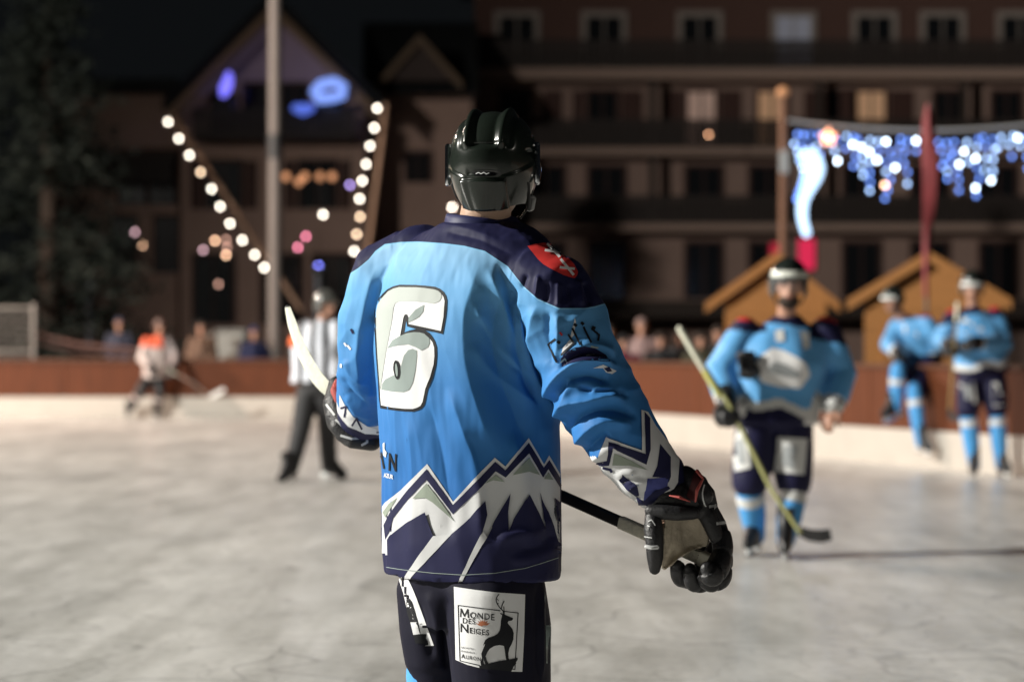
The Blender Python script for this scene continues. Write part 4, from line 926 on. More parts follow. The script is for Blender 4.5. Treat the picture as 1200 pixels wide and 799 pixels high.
crease([(462, 300), (450, 350), (446, 420), (452, 500)], 8, -.003, trunk)
crease([(474, 350), (466, 410), (464, 480), (470, 560)], 7, .004, trunk)
crease([(452, 505), (462, 560), (462, 640)], 6, .005, trunk)
crease([(600, 500), (612, 560), (618, 650)], 12, .008, trunk)
crease([(636, 500), (634, 560), (640, 640)], 8, -.006, trunk)
crease([(648, 600), (630, 622), (606, 626), (580, 634)], 7, .007, trunk)
crease([(652, 622), (632, 640), (604, 642)], 6, -.006, trunk)
crease([(652, 640), (630, 652), (596, 657)], 5, .005, trunk)
crease([(500, 262), (540, 268), (585, 280)], 7, .004, trunk)
crease([(520, 272), (560, 280), (604, 300)], 6, -.004, trunk)
# yoke gathers over the shoulder pad
one = np.ones(len(V))
for k, (a, c) in enumerate((((618, 322), (612, 338)), ((632, 322), (628, 350)), ((641, 328), (640, 356)), ((654, 330), (654, 361)), ((668, 332), (670, 362)), ((677, 326), (682, 360)), ((684, 330), (691, 360)))):
    crease([a, ((a[0] + c[0]) / 2, (a[1] + c[1]) / 2), c], 3.2, .0045 if k % 2 else -.004, one)
# right sleeve
crease([(608, 338), (610, 390), (622, 436), (642, 474), (662, 504)], 7, .011, one)
crease([(596, 330), (603, 390), (614, 440), (634, 480)], 6, -.013, one)
crease([(630, 356), (625, 396), (632, 440)], 8, .009, armR)
crease([(644, 362), (642, 400), (648, 430)], 6, -.006, armR)
crease([(653, 366), (655, 395), (652, 425)], 6, .006, armR)
crease([(640, 474), (652, 446), (672, 428), (700, 424), (722, 436)], 7.5, .014, armR)
crease([(655, 424), (680, 408), (706, 408), (722, 420)], 8, .008, armR)
crease([(652, 438), (676, 416), (706, 417), (724, 428)], 3.5, -.009, armR)
crease([(655, 462), (668, 446), (690, 440), (716, 448)], 6, -.012, armR)
crease([(652, 494), (664, 474), (690, 470), (716, 466), (734, 474)], 7, .013, armR)
crease([(668, 440), (664, 466), (666, 490)], 6, .008, armR)
crease([(676, 450), (690, 458), (720, 458), (738, 468)], 4, -.008, armR)
crease([(690, 462), (706, 455), (728, 460)], 4, .006, armR)
crease([(662, 512), (676, 492), (700, 482), (728, 482), (748, 492)], 6, -.012, armR)
crease([(672, 524), (690, 502), (712, 492), (742, 500)], 8, .011, armR)
crease([(684, 532), (700, 516), (716, 508)], 5, -.007, armR)
crease([(694, 540), (712, 526), (728, 524)], 6, .006, armR)
crease([(722, 560), (734, 552), (746, 556)], 3, .005, armR); crease([(728, 568), (742, 558), (756, 560)], 3, -.005, armR)
crease([(736, 574), (748, 566), (764, 564)], 3, .005, armR); crease([(742, 584), (756, 576), (774, 572)], 3, -.004, armR)
# left sleeve
crease([(440, 312), (428, 360), (420, 410), (424, 455)], 8, .008, armL)
crease([(448, 330), (440, 380), (436, 440), (440, 485)], 6, -.004, armL)
crease([(404, 420), (414, 440), (430, 452)], 6, .006, armL); crease([(402, 440), (414, 462), (434, 474)], 5, -.006, armL)
crease([(404, 462), (418, 482), (438, 492)], 6, .006, armL)
V2 = V + N * disp[:, None]
# cloth drape: stretched low-frequency folds plus a little crumple
def rid(x, y, z): return (1 - abs(noise.noise(Vector((x, y, z)))) * 2.2)
armm = np.minimum(dB, np.minimum(dA, np.minimum(dC, dD))) < .125
dn = np.array([noise.noise(Vector((v[0] * 11 + 3, v[1] * 11, v[2] * 3.0))) * .0042 + (rid(v[0] * 9 + v[2] * 2.5, v[1] * 9, v[2] * 2.6 + 7) * .0034 if not q else rid(v[0] * 6 + v[2] * 6, v[1] * 8, v[2] * 13 - v[0] * 9) * .0044)
               + noise.noise(Vector((v[0] * 30, v[1] * 30, v[2] * 16))) * .0010 + noise.noise(Vector((v[0] * 62 + 5, v[1] * 62, v[2] * 11))) * .0009 for v, q in zip(V, armm)])
V2 = V2 + N * dn[:, None]
# hem hangs lower at the back, hollow under it
setv(jm, V2)
tmp = bpy.data.objects.new('t', jm); S.collection.objects.link(tmp); md = tmp.modifiers.new('s', 'SMOOTH'); md.iterations = 1; md.factor = .4
dg = bpy.context.evaluated_depsgraph_get(); dg.update(); jm2 = bpy.data.meshes.new_from_object(tmp.evaluated_get(dg)); bpy.data.objects.remove(tmp)
V = getv(jm2); px, py = PX(V)
hemw = sm(H(640), H(672), V[:, 2]); 
# zones as smooth signed distances (sharp edges between vertices)
yx = [380, 420, 432, 440, 451, 470, 490, 520, 544, 568, 595, 613, 630, 655, 685, 697, 720]; yy = [340, 314, 304, 294, 286, 283.5, 283, 285, 288, 294, 312, 335, 350, 361, 361, 359, 352]
yoke = np.interp(px, yx, yy) - py                               # > 0 on the navy yoke
tail = py - np.interp(px, [440, 451, 501, 531, 560, 580, 592, 620, 637, 643, 656], [590, 590, 543, 588, 556, 536, 546, 513, 544, 533, 556]) - 10
tail = np.where((V[:, 0] < X(400)) | (np.maximum(armR, armL) > .5), -50, tail)
cuffd = np.maximum(np.where(dB < .2, (tB - .62) * 60, -50), np.where(dD < .2, (tD - .50) * 60, -50)); cuffd = np.where(np.minimum(dB, dD) < np.minimum(dA, dC) + .02, cuffd, -50)
cuffd = np.where((dB < dD) & (face > -.1) & (tB < .80), -50, cuffd)
edge = (px - 699) * 52 - (py - 540) * 53; cuffd = np.where((armR > .3) & (py > 534) & (edge < 260) & (px > 690), 5, cuffd)
for nm, arr in (('yoke', yoke), ('tail', tail), ('cuff', cuffd)):
    at = jm2.attributes.new(nm, 'FLOAT', 'POINT'); at.data.foreach_set('value', np.ascontiguousarray(arr, dtype=np.float32))
def jersey_material():
    m = bpy.data.materials.new('jersey_satin'); m.use_nodes = True; nt = m.node_tree; b = nt.nodes['Principled BSDF']
    def attr(n):
        a = nt.nodes.new('ShaderNodeAttribute'); a.attribute_name = n; return a.outputs['Fac']
    def step(src, a, c):
        r = nt.nodes.new('ShaderNodeMapRange'); r.inputs[1].default_value = a; r.inputs[2].default_value = c; nt.links.new(src, r.inputs[0]); return r.outputs[0]
    def mix(f, a, c):
        x = nt.nodes.new('ShaderNodeMix'); x.data_type = 'RGBA'; nt.links.new(f, x.inputs[0])
        for i, q in ((6, a), (7, c)):
            if isinstance(q, tuple): x.inputs[i].default_value = (*q, 1)
            else: nt.links.new(q, x.inputs[i])
        return x.outputs[2]
    tcn = nt.nodes.new('ShaderNodeTexCoord'); sp = nt.nodes.new('ShaderNodeSeparateXYZ'); nt.links.new(tcn.outputs['Object'], sp.inputs[0])
    g = nt.nodes.new('ShaderNodeValToRGB'); e = g.color_ramp.elements; e[0].position = .0; e[0].color = (.013, .115, .36, 1); e[1].position = 1; e[1].color = (.25, .46, .67, 1)  # dyed blue fade, its lower end deepened to carry shade on the back
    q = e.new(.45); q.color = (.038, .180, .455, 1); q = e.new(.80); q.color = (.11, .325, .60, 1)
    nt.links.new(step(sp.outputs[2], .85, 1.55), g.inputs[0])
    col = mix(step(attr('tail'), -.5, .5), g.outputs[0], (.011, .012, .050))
    y = attr('yoke')
    col = mix(step(y, -1.9, -1.2), col, (.20, .46, .70)); col = mix(step(y, -.5, .3), col, (.010, .011, .048))
    col = mix(step(attr('cuff'), -.5, .5), col, (.60, .61, .62)); col = mix(step(attr('cuff'), 9.5, 10.5), col, (.011, .012, .050))
    nt.links.new(col, b.inputs['Base Color']); b.inputs['Roughness'].default_value = .62; b.inputs['Specular IOR Level'].default_value = .20
    b.inputs['Sheen Weight'].default_value = .0; b.inputs['Sheen Roughness'].default_value = .4
    n = nt.nodes.new('ShaderNodeTexNoise'); n.inputs['Scale'].default_value = 420; n.inputs['Detail'].default_value = 2; nt.links.new(tcn.outputs['Object'], n.inputs['Vector'])
    bp = nt.nodes.new('ShaderNodeBump'); bp.inputs['Strength'].default_value = .10; bp.inputs['Distance'].default_value = .002; nt.links.new(n.outputs['Fac'], bp.inputs['Height']); nt.links.new(bp.outputs[0], b.inputs['Normal'])
    return m
def cloth(name, c, rough=.6): return mat(name, c, rough, .2)
K_navy = cloth('print_navy', (.011, .012, .050)); K_silver = cloth('print_silver', (.58, .59, .60)); K_white = cloth('print_white', (.70, .71, .72)); K_gray = cloth('print_gray', (.25, .30, .29))
K_black = cloth('print_black', (.010, .011, .014)); K_red = cloth('badge_red_bright', (.50, .030, .028)); K_sage = cloth('print_sage', (.25, .29, .24)); K_viol = cloth('cuff_violet', (.055, .065, .23)); K_pale = cloth('number_pale', (.40, .435, .415))
K_hole = cloth('number_blue', (.10, .33, .64))
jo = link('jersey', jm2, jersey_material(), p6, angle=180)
bv = worldbvh(jo)
pr = MB(); mi = dict(navy=0, silver=1, white=2, gray=3, black=4, red=5, sage=6, viol=7, pale=8, hole=9)
pm = [K_navy, K_silver, K_white, K_gray, K_black, K_red, K_sage, K_viol, K_pale, K_hole]
def cr(pts, o, s): return [(o[0] + x / s, o[1] + y / s) for x, y in pts]
def clos(pts, n=60): 
    a = list(pts); q = smoothpts([a[-1]] + a + [a[0], a[1]], n * 2); return q
LV = lambda k: .0010 + .0008 * k
# number
N6 = lambda pts: cr(pts, (420, 320), 4.436)
patch(pr, [N6([(115, 702), (107, 640), (103, 560), (92, 420), (85, 300), (84, 200), (92, 160), (110, 128), (130, 105), (150, 86), (180, 70), (215, 61), (300, 62), (350, 66), (400, 72), (425, 82), (443, 97), (456, 118), (462, 142), (460, 190), (455, 235), (440, 317), (395, 306), (348, 298), (368, 310), (385, 330), (400, 356), (409, 386), (410, 430), (406, 475), (388, 545), (363, 605), (348, 675), (341, 692), (328, 705), (310, 714), (288, 720), (240, 718), (180, 712)])], bv, LV(0), mi['black'])
patch(pr, [N6([(121, 686), (117, 640), (113, 560), (103, 420), (97, 300), (96, 205), (104, 165), (120, 138), (158, 96), (185, 82), (215, 74), (300, 75), (350, 79), (395, 86), (416, 93), (432, 106), (444, 124), (450, 146), (444, 228), (431, 301), (345, 282), (264, 265), (264, 232), (258, 218), (250, 213), (242, 218), (236, 232), (219, 327), (250, 314), (290, 307), (320, 308), (345, 315), (372, 338), (388, 360), (396, 388), (397, 430), (393, 473), (374, 540), (350, 600), (336, 668), (324, 690), (306, 699), (285, 705), (240, 704), (180, 698)])], bv, LV(1), mi['white'])
patch(pr, [N6([(243, 308), (251, 250), (256, 278), (300, 291), (270, 298)])], bv, LV(1), mi['hole'])
patch(pr, [N6([(118, 610), (113, 560), (103, 420), (97, 300), (96, 205), (104, 165), (120, 138), (158, 96), (185, 82), (215, 74), (300, 75), (350, 79), (395, 86), (416, 93), (432, 106), (436, 125), (424, 148), (395, 160), (340, 152), (290, 148), (215, 150), (196, 158), (186, 180), (178, 250), (150, 400), (130, 520)])], bv, LV(2), mi['pale'])
patch(pr, [N6([(264, 232), (300, 190), (345, 165), (340, 200), (318, 228), (264, 258)])], bv, LV(2), mi['gray'])
patch(pr, [N6([(155, 390), (180, 350), (219, 327), (250, 314), (290, 307), (320, 308), (345, 315), (372, 338), (374, 362), (364, 385), (330, 402), (300, 385), (262, 370), (205, 376)])], bv, LV(2), mi['gray'])
patch(pr, [N6([(124, 605), (128, 575), (142, 553), (175, 535), (215, 520), (228, 470), (240, 428), (262, 400), (285, 393), (306, 402), (308, 430), (300, 500), (285, 570), (268, 605), (240, 618), (180, 615)])], bv, LV(2), mi['gray'])
el_ = lambda a, b_: N6([(204 + a * math.cos(t) - .22 * b_ * math.sin(t) * -1 * .4, 502 + b_ * math.sin(t)) for t in np.linspace(0, 2 * math.pi, 20, endpoint=False)])
patch(pr, [el_(17, 50)], bv, LV(3), mi['black']); patch(pr, [el_(6, 34)], bv, LV(4), mi['gray'])
pr.build('number', pm, jo, angle=180); pr = MB()
# mountains on the tail (outline continues round the hidden side in the cloth colour)
patch(pr, [[(446, 596), (451.3, 588.8), (470, 574), (500.8, 543.3), (531.2, 587.7), (560, 556), (579.9, 536.1), (592.3, 546.3), (619.6, 513.1), (637.4, 543.9), (643.3, 533.3), (655.7, 554.6), (660, 560), (660, 640), (600, 640), (480, 650), (446, 650)]], bv, LV(0), mi['silver'])
patch(pr, [[(452, 632), (450, 615), (457, 601), (478, 574), (500.4, 549.4), (531, 591.5), (560, 562), (580.4, 540.8), (592.3, 550.8), (619.6, 518.5), (637, 547.8), (643.3, 538.6), (655.7, 559.4), (660, 565), (660, 578), (655.7, 571), (642.1, 549.5), (636.2, 559.4), (619.6, 531.2), (592.7, 559.2), (580.9, 552), (560, 575), (540, 593.8), (531.2, 602.3), (500.4, 562), (478, 586), (461.4, 606.8), (456, 625)]], bv, LV(1), mi['navy'])
hem = lambda x: float(np.interp(x, [440, 457, 475, 510, 545, 580, 615, 645, 662], [671, 674, 677, 681, 683, 681, 675, 667, 662]))
patch(pr, [[(455, 632), (458, 627), (478, 612), (498.6, 599.8), (503, 613), (508.7, 627.6), (492, 650), (475, 675), (456, 674)]], bv, LV(4), mi['navy'])
patch(pr, [[(482, 676), (505, 652), (530, 626), (552, 606), (568, 586.7), (570.6, 603), (563.8, 628), (552, 650), (538, 680), (510, 680)]], bv, LV(4), mi['navy'])
patch(pr, [[(541, 682), (556, 654), (571, 629.5), (579, 611.6), (590, 592), (598.5, 578), (595.5, 600), (596.3, 623.5), (602, 608), (611, 593), (619.6, 579), (624, 588), (630, 600), (638.6, 620), (636, 602), (631.4, 577), (636, 588), (642, 600), (648, 616), (652.8, 634), (660, 640), (660, 668), (620, 676), (580, 684)]], bv, LV(4), mi['navy'])
patch(pr, [[(648.5, 583), (652, 596), (655, 612), (660, 610), (660, 592), (654, 588)]], bv, LV(4), mi['navy'])
for g_ in ([(484, 584), (500.4, 566), (512, 581), (533.5, 611), (507.6, 588.5), (498.6, 583)], [(568, 566.5), (580.9, 556), (591.8, 564.5), (578, 562.5)], [(600.6, 556.5), (619.6, 536), (632, 556.5), (619.6, 552.5)], [(637, 561), (642.1, 553), (647.5, 562)]):
    patch(pr, [g_], bv, LV(2), mi['sage'])
patch(pr, [[(449, 600), (456, 590), (466, 583), (458, 596), (452, 606)]], bv, LV(1), mi['sage'])
stroke(pr, [(455, 664), (475, 667), (510, 671), (545, 673), (580, 671), (615, 665), (652, 653)], .8, bv, LV(6), mi['gray'])
patch(pr, [[(508.7, 627.6), (492, 650), (475, 676), (482, 677), (505, 652), (530, 626)]], bv, LV(5), mi['silver']); patch(pr, [[(566, 622), (552, 650), (538, 681), (541.5, 682), (556.5, 654), (571, 629)]], bv, LV(5), mi['silver'])
pr.build('hem_print', pm, jo, angle=180); pr = MB()
# flank sponsor lettering and small white line
textpatch(pr, 'N', (455.0, 550.5), (13.5, 1.8), (0.6, -29), bv, LV(1), mi['black'], bold=.015, cell=3)
patch(pr, [[(446.5, 531), (448, 530), (451, 546), (451.5, 549), (449.5, 549)]], bv, LV(1), mi['black'], cell=3)
patch(pr, [[(443, 517), (446, 524), (449, 536), (447.5, 538), (444, 528)]], bv, LV(1), mi['black'], cell=3)
patch(pr, [[(449.5, 520), (451.5, 518), (451.5, 526), (454, 530), (453, 536), (450, 533)]], bv, LV(2), mi['white'], cell=3)
textpatch(pr, 'AZUR', (450.5, 558.5), (4.0, 1.0), (.2, -7.0), bv, LV(1), mi['white'], bold=.03, cell=3)
pr.build('flank_print', pm, jo, angle=180); pr = MB()
# red shield on the shoulder
BG = lambda pts: cr(pts, (590, 270), 5.707)
patch(pr, [BG([(160, 108), (215, 93), (270, 85), (330, 95), (395, 148), (470, 228), (497, 280), (490, 305), (474, 322), (440, 314), (400, 300), (310, 255), (265, 228), (230, 195)])], bv, LV(1), mi['red'], cell=3)
for a, c in (((288, 98), (372, 184)), ((280, 142), (370, 152)), ((384, 204), (462, 300)), ((378, 252), (466, 262))): stroke(pr, BG([a, c]), 2.8, bv, LV(4), mi['white'], cell=3)
pr.build('shoulder_badge', pm, jo, angle=180); pr = MB()
# sleeve lettering, partly lost in the folds
SL = lambda pts: cr(pts, (640, 340), 5.707)
for q in ([(62, 328), (16, 362), (72, 480)], [(176, 258), (228, 366)], [(150, 300), (186, 356), (104, 432)], [(250, 250), (300, 352)], [(305, 262), (352, 300), (346, 338)]): stroke(pr, SL(q), 2.3, bv, LV(1), mi['black'], cell=3)
for q in ([(80, 345), (88, 352)], [(190, 230), (200, 238)], [(236, 220), (246, 228)], [(310, 250), (322, 256)]): stroke(pr, SL(q), 3.4, bv, LV(1), mi['black'], cell=3)
stroke(pr, SL([(92, 286), (104, 300)]), 2.2, bv, LV(1), mi['red'], cell=3)
patch(pr, [SL([(180, 235), (192, 186), (200, 215), (186, 300), (160, 330), (112, 388), (104, 425), (150, 392), (180, 352), (165, 300)])], bv, LV(0), mi['silver'], cell=3)
patch(pr, [SL([(100, 455), (130, 420), (190, 385), (260, 376), (330, 388), (400, 430), (430, 478), (330, 470), (250, 468), (160, 490), (108, 515)])], bv, LV(0), mi['navy'], cell=3)  # dark navy patch across the sleeve above the elbow
for q in ([(270, 440), (320, 428)], [(100, 480), (125, 455), (140, 480)], [(300, 376), (345, 384)]): stroke(pr, SL(q), 1.6, bv, LV(1), mi['gray'], cell=3)
patch(pr, [SL([(315, 520), (382, 497), (430, 520), (470, 540), (440, 560), (400, 548), (380, 520)])], bv, LV(0), mi['silver'], cell=3); patch(pr, [SL([(385, 520), (420, 510), (440, 540), (410, 545)])], bv, LV(1), mi['navy'], cell=3)
pr.build('sleeve_print', pm, jo, angle=180); pr = MB()
# cuff mountains
CF = lambda pts: cr(pts, (680, 460), 5.707)
patch(pr, [CF([(405, 115), (412, 385), (290, 341), (175, 298), (112, 452), (90, 470), (160, 520), (270, 590), (400, 760), (450, 740), (520, 680), (620, 650), (650, 600), (660, 450), (600, 350), (500, 220), (450, 130)])], bv, .0014 + LV(0), mi['silver'], cell=3)
patch(pr, [CF([(424, 128), (436, 410), (310, 366), (193, 328), (180, 452), (118, 462), (100, 472), (150, 488), (196, 482), (220, 372), (330, 425), (440, 480), (466, 380), (462, 170)])], bv, .0014 + LV(1), mi['navy'], cell=3)
patch(pr, [CF([(228, 400), (340, 450), (452, 515), (330, 486), (216, 482)])], bv, .0014 + LV(1), mi['sage'], cell=3)
patch(pr, [CF([(530, 345), (600, 430), (602, 560), (588, 600), (560, 568), (480, 562), (512, 490)])], bv, .0014 + LV(1), mi['navy'], cell=3)
patch(pr, [CF([(285, 545), (380, 620), (398, 690), (376, 690), (320, 650), (262, 582)])], bv, .0014 + LV(1), mi['navy'], cell=3)
patch(pr, [CF([(450, 575), (562, 566), (586, 580), (580, 625), (500, 660), (425, 720)])], bv, .0014 + LV(1), mi['viol'], cell=3)
patch(pr, [CF([(380, 690), (425, 720), (500, 656), (585, 622), (600, 640), (520, 690), (440, 745), (395, 745)])], bv, .0014 + LV(2), mi['navy'], cell=3)
stroke(pr, CF([(160, 500), (205, 510), (212, 524)]), 3, bv, .0014 + LV(1), mi['navy'], cell=3)
pr.build('cuff_print', pm, jo, angle=180); pr = MB()
# left sleeve specks
for q in ([(408, 405), (411, 409)], [(404, 402), (406, 405)], [(400, 427), (400, 430)]): stroke(pr, q, 2.2, bv, LV(1), mi['white'], 6.65, 3)
stroke(pr, [(412, 386), (414, 390)], 2.5, bv, LV(1), mi['navy'], 6.65, 3)
patch(pr, [[(398, 462), (404, 474), (414, 488), (430, 499), (444, 503), (444, 509), (428, 508), (410, 500), (398, 484)]], bv, LV(0), mi['white'], 6.75, 3)
stroke(pr, [(400, 478), (406, 476), (404, 488)], 2.2, bv, LV(1), mi['navy'], 6.75, 3); stroke(pr, [(413, 498), (418, 490), (424, 502)], 2.2, bv, LV(1), mi['navy'], 6.75, 3)
pr.build('far_sleeve_print', pm, jo, angle=180)
# collar with its raised back tab
cb_ = Vector((X(563), 6.455, H(263))); co = MB(); rings = []
for rr_, dz in ((.100, -.020), (.096, .004), (.092, .020), (.087, .022), (.084, .004), (.082, -.02)):
    rings.append([cb_ + r6 * (rr_ * math.cos(t)) + f6 * (rr_ * .98 * math.sin(t)) + Vector((0, 0, dz * .8 - .014 * math.cos(t) + .008 * math.sin(t + 2.6) + .006 * max(0, -math.cos(t)) ** 3 - .035 * max(0, math.sin(t)))) for t in np.linspace(0, 2 * math.pi, 48, endpoint=False)])
co.loft(rings + [rings[0]], caps=False); co.build('collar', mat('collar_navy', (.016, .019, .075), .55, .3), jo, angle=180)

# shorts -----------------------------------------------------------
s = MB()
s.loft(torso_rings([tc(610), tc(680, 4), tc(735, 8)], [(.20, .15), (.200, .160), (.16, .14)], r6, f6))
cR = lambda px_, py_: Vector((X(px_, 6.36), 6.37, H(py_, 6.36))); cL = lambda px_, py_: Vector((X(px_, 6.58), 6.58, H(py_, 6.58)))
s.tube([cR(578, 690), cR(584, 740), cR(588, 800), cR(590, 822)], [.140, .140, .130, .126], 28)
s.tube([cL(515, 690), cL(514, 740), cL(516, 778), cL(516, 784)], [.118, .106, .094, .086], 28)
sm_ = remesh(s, .0065, 10); V = getv(sm_); N = getn(sm_); px, py = PX(V); face = -(N @ np.array([0, 1, 0])); disp = np.zeros(len(V)); o1 = np.ones(len(V)); armR = np.zeros(len(V))
crease([(522, 690), (520, 730), (524, 790)], 6, -.010, o1); crease([(500, 690), (512, 730), (516, 780)], 7, .006, o1); crease([(490, 700), (500, 745), (508, 775)], 6, -.005, o1)
crease([(636, 680), (636, 740), (634, 800)], 3, .005, o1); crease([(630, 680), (630, 800)], 3, -.004, o1)
dn = np.array([noise.noise(Vector((v[0] * 14, v[1] * 14, v[2] * 6))) * .005 for v in V]); setv(sm_, V + N * (disp + dn)[:, None])
M_short = mat('shorts_navy', (.0065, .0065, .017), .65, .16)
so = link('shorts', sm_, M_short, p6, angle=180); bs = worldbvh(so); sp_ = MB()
SH = lambda pts: cr(pts, (455, 655), 5.547)
K2 = [K_white, K_black, mat('patch_amber', (.38, .13, .06), .6), K_gray, M_short]
Y6 = 6.22
patch(sp_, [SH([(428, 178), (560, 198), (700, 215), (888, 228), (882, 480), (870, 730), (800, 728), (806, 700), (700, 690), (600, 690), (598, 706), (515, 684), (440, 652)])], bs, .0012, 0, Y6)
for a, c in (((457, 298), (728, 334)), ((752, 338), (842, 348)), ((842, 348), (822, 714)), ((457, 298), (469, 658)), ((469, 658), (596, 688)), ((822, 714), (803, 712))): stroke(sp_, SH([a, c]), .95, bs, .002, 1, Y6)
# stag
patch(sp_, [SH([(740, 362), (746, 352), (764, 362), (786, 372), (809, 381), (810, 388), (800, 398), (782, 400), (774, 412), (786, 428), (806, 452), (814, 480), (812, 520), (800, 552), (786, 578), (780, 610), (782, 640), (790, 660), (768, 660), (762, 630), (757, 590), (752, 562), (725, 556), (690, 562), (660, 580), (645, 602), (634, 628), (640, 652), (652, 678), (634, 684), (622, 655), (618, 640), (624, 682), (604, 686), (600, 668), (610, 640), (606, 612), (618, 580), (630, 552), (628, 548), (618, 562), (622, 545), (632, 522), (648, 510), (690, 496), (712, 482), (724, 462), (730, 430), (732, 398)])], bs, .002, 1, Y6, 3)
for q, wd in (([(750, 358), (746, 335), (728, 318), (710, 292), (701, 268), (704, 248), (718, 228)], 1.15), ([(734, 324), (738, 300), (752, 270)], 1.0), ([(712, 296), (714, 284)], .9), ([(704, 256), (712, 262), (716, 268)], .7), ([(754, 358), (752, 330), (750, 306)], .9), ([(730, 352), (744, 360)], 1.2)): stroke(sp_, SH(smoothpts(q, 12) if len(q) > 3 else q), wd, bs, .002, 1, Y6, 3)
patch(sp_, [SH([(592, 694), (610, 684), (650, 678), (700, 664), (760, 654), (790, 650), (838, 638), (840, 648), (828, 668), (830, 676), (812, 696), (800, 726), (700, 716), (596, 708)])], bs, .0026, 1, Y6, 3)
# serif lettering: capitals drawn large, the rest small
def word(t, x, y, big, small, slope, m=1, bold=.008):
    for i, ch in enumerate(t):
        if ch == ' ': x += small * .3; continue
        sz = big if i == 0 else small; Vv, _ = text2d(ch, narrow=.92); wid = max(v[0] for v in Vv) * sz + sz * .10
        if ch == 'M': patch(sp_, [SH([(x + a * sz * .92, y + a * sz * .92 * slope - b_ * sz) for a, b_ in ((.02, 0), (.06, .70), (.14, .70), (.39, .22), (.64, .70), (.72, .70), (.78, 0), (.67, 0), (.63, .46), (.41, .05), (.36, .05), (.13, .48), (.10, 0))])], bs, .002, m, Y6, 3); x += .84 * sz * .92; y += .84 * sz * .92 * slope; continue
        textpatch(sp_, ch, SH([(x, y)])[0], (sz / 5.547 * .92, sz / 5.547 * slope), (0, -sz / 5.547), bs, .002, m, Y6, 3, bold=bold)
        for dx in ((.08, .62) if ch in 'MNHI' else ()):       # little foot serifs
            pass
        x += wid; y += wid * slope
word('MONDE', 468, 374, 82, 58, .10); word('DES', 484, 414, 50, 48, .08); word('NEIGES', 468, 470, 82, 52, .13); word('AURON', 478, 640, 40, 34, .16)
word('LES HOTELS', 478, 576, 17, 15, .15, 1, .01); word('EVENEMENTS', 478, 600, 17, 14, .15, 1, .01)
for k, (a, l_) in enumerate(((-1.2, 46), (-.75, 46), (-.35, 44), (0, 42), (.35, 44), (.75, 48), (1.2, 52))):
    c = (615, 432); d = (math.sin(a), -math.cos(a)); n = (-d[1] * 7, d[0] * 7); patch(sp_, [SH([(c[0] - n[0] * .4, c[1] - n[1] * .4), (c[0] + d[0] * l_ * .5 + n[0], c[1] + d[1] * l_ * .5 + n[1]), (c[0] + d[0] * l_, c[1] + d[1] * l_), (c[0] + d[0] * l_ * .5 - n[0], c[1] + d[1] * l_ * .5 - n[1])])], bs, .002, 2, Y6, 3)
sp_.build('thigh_patch', K2, so, angle=180); sp_ = MB()
# left leg print, seen at a slant
patch(sp_, [SH([(62, 104), (128, 122), (160, 190), (185, 250), (240, 400), (298, 560), (240, 562), (252, 520), (215, 488), (165, 492), (146, 410), (128, 345), (100, 220)])], bs, .0012, 0, 6.5, 3)
for q in ([(120, 228), (148, 262), (186, 405), (146, 408), (124, 345)], [(165, 490), (212, 484), (248, 486), (240, 545), (180, 545)], [(186, 405), (205, 480), (212, 482), (196, 400), (160, 280), (150, 262)], [(240, 560), (262, 556), (258, 530), (250, 520)]): patch(sp_, [SH(q)], bs, .002, 1, 6.5, 3)
sp_.build('thigh_patch', K2, so, angle=180); sp_ = MB()
# right outer stripe label
patch(sp_, [[(646, 690), (652, 690), (650, 776), (644, 778)]], bs, .0012, 3, 6.3, 3)
sp_.build('side_label', K2, so, angle=180)
tg = MB(); q = P(612, 669, 6.27); tg.box(q, (.016, .002, .008)); tg.build('size_tag', K_white, jo, smooth=False)

for k_, a_, nm in ((knR, anR, 0), (knL, anL, 1)):
    t = MB(); t.tube([k_ + Vector((0, 0, .02)), k_.lerp(a_, .3) - f6 * .01, k_.lerp(a_, .65) - f6 * .012, a_], [.082, .088, .078, .056], 22); t.build('sock', M_sock, p6)
    skate(p6, a_, a_ + f6 * .2 - Vector((0, 0, .03)))
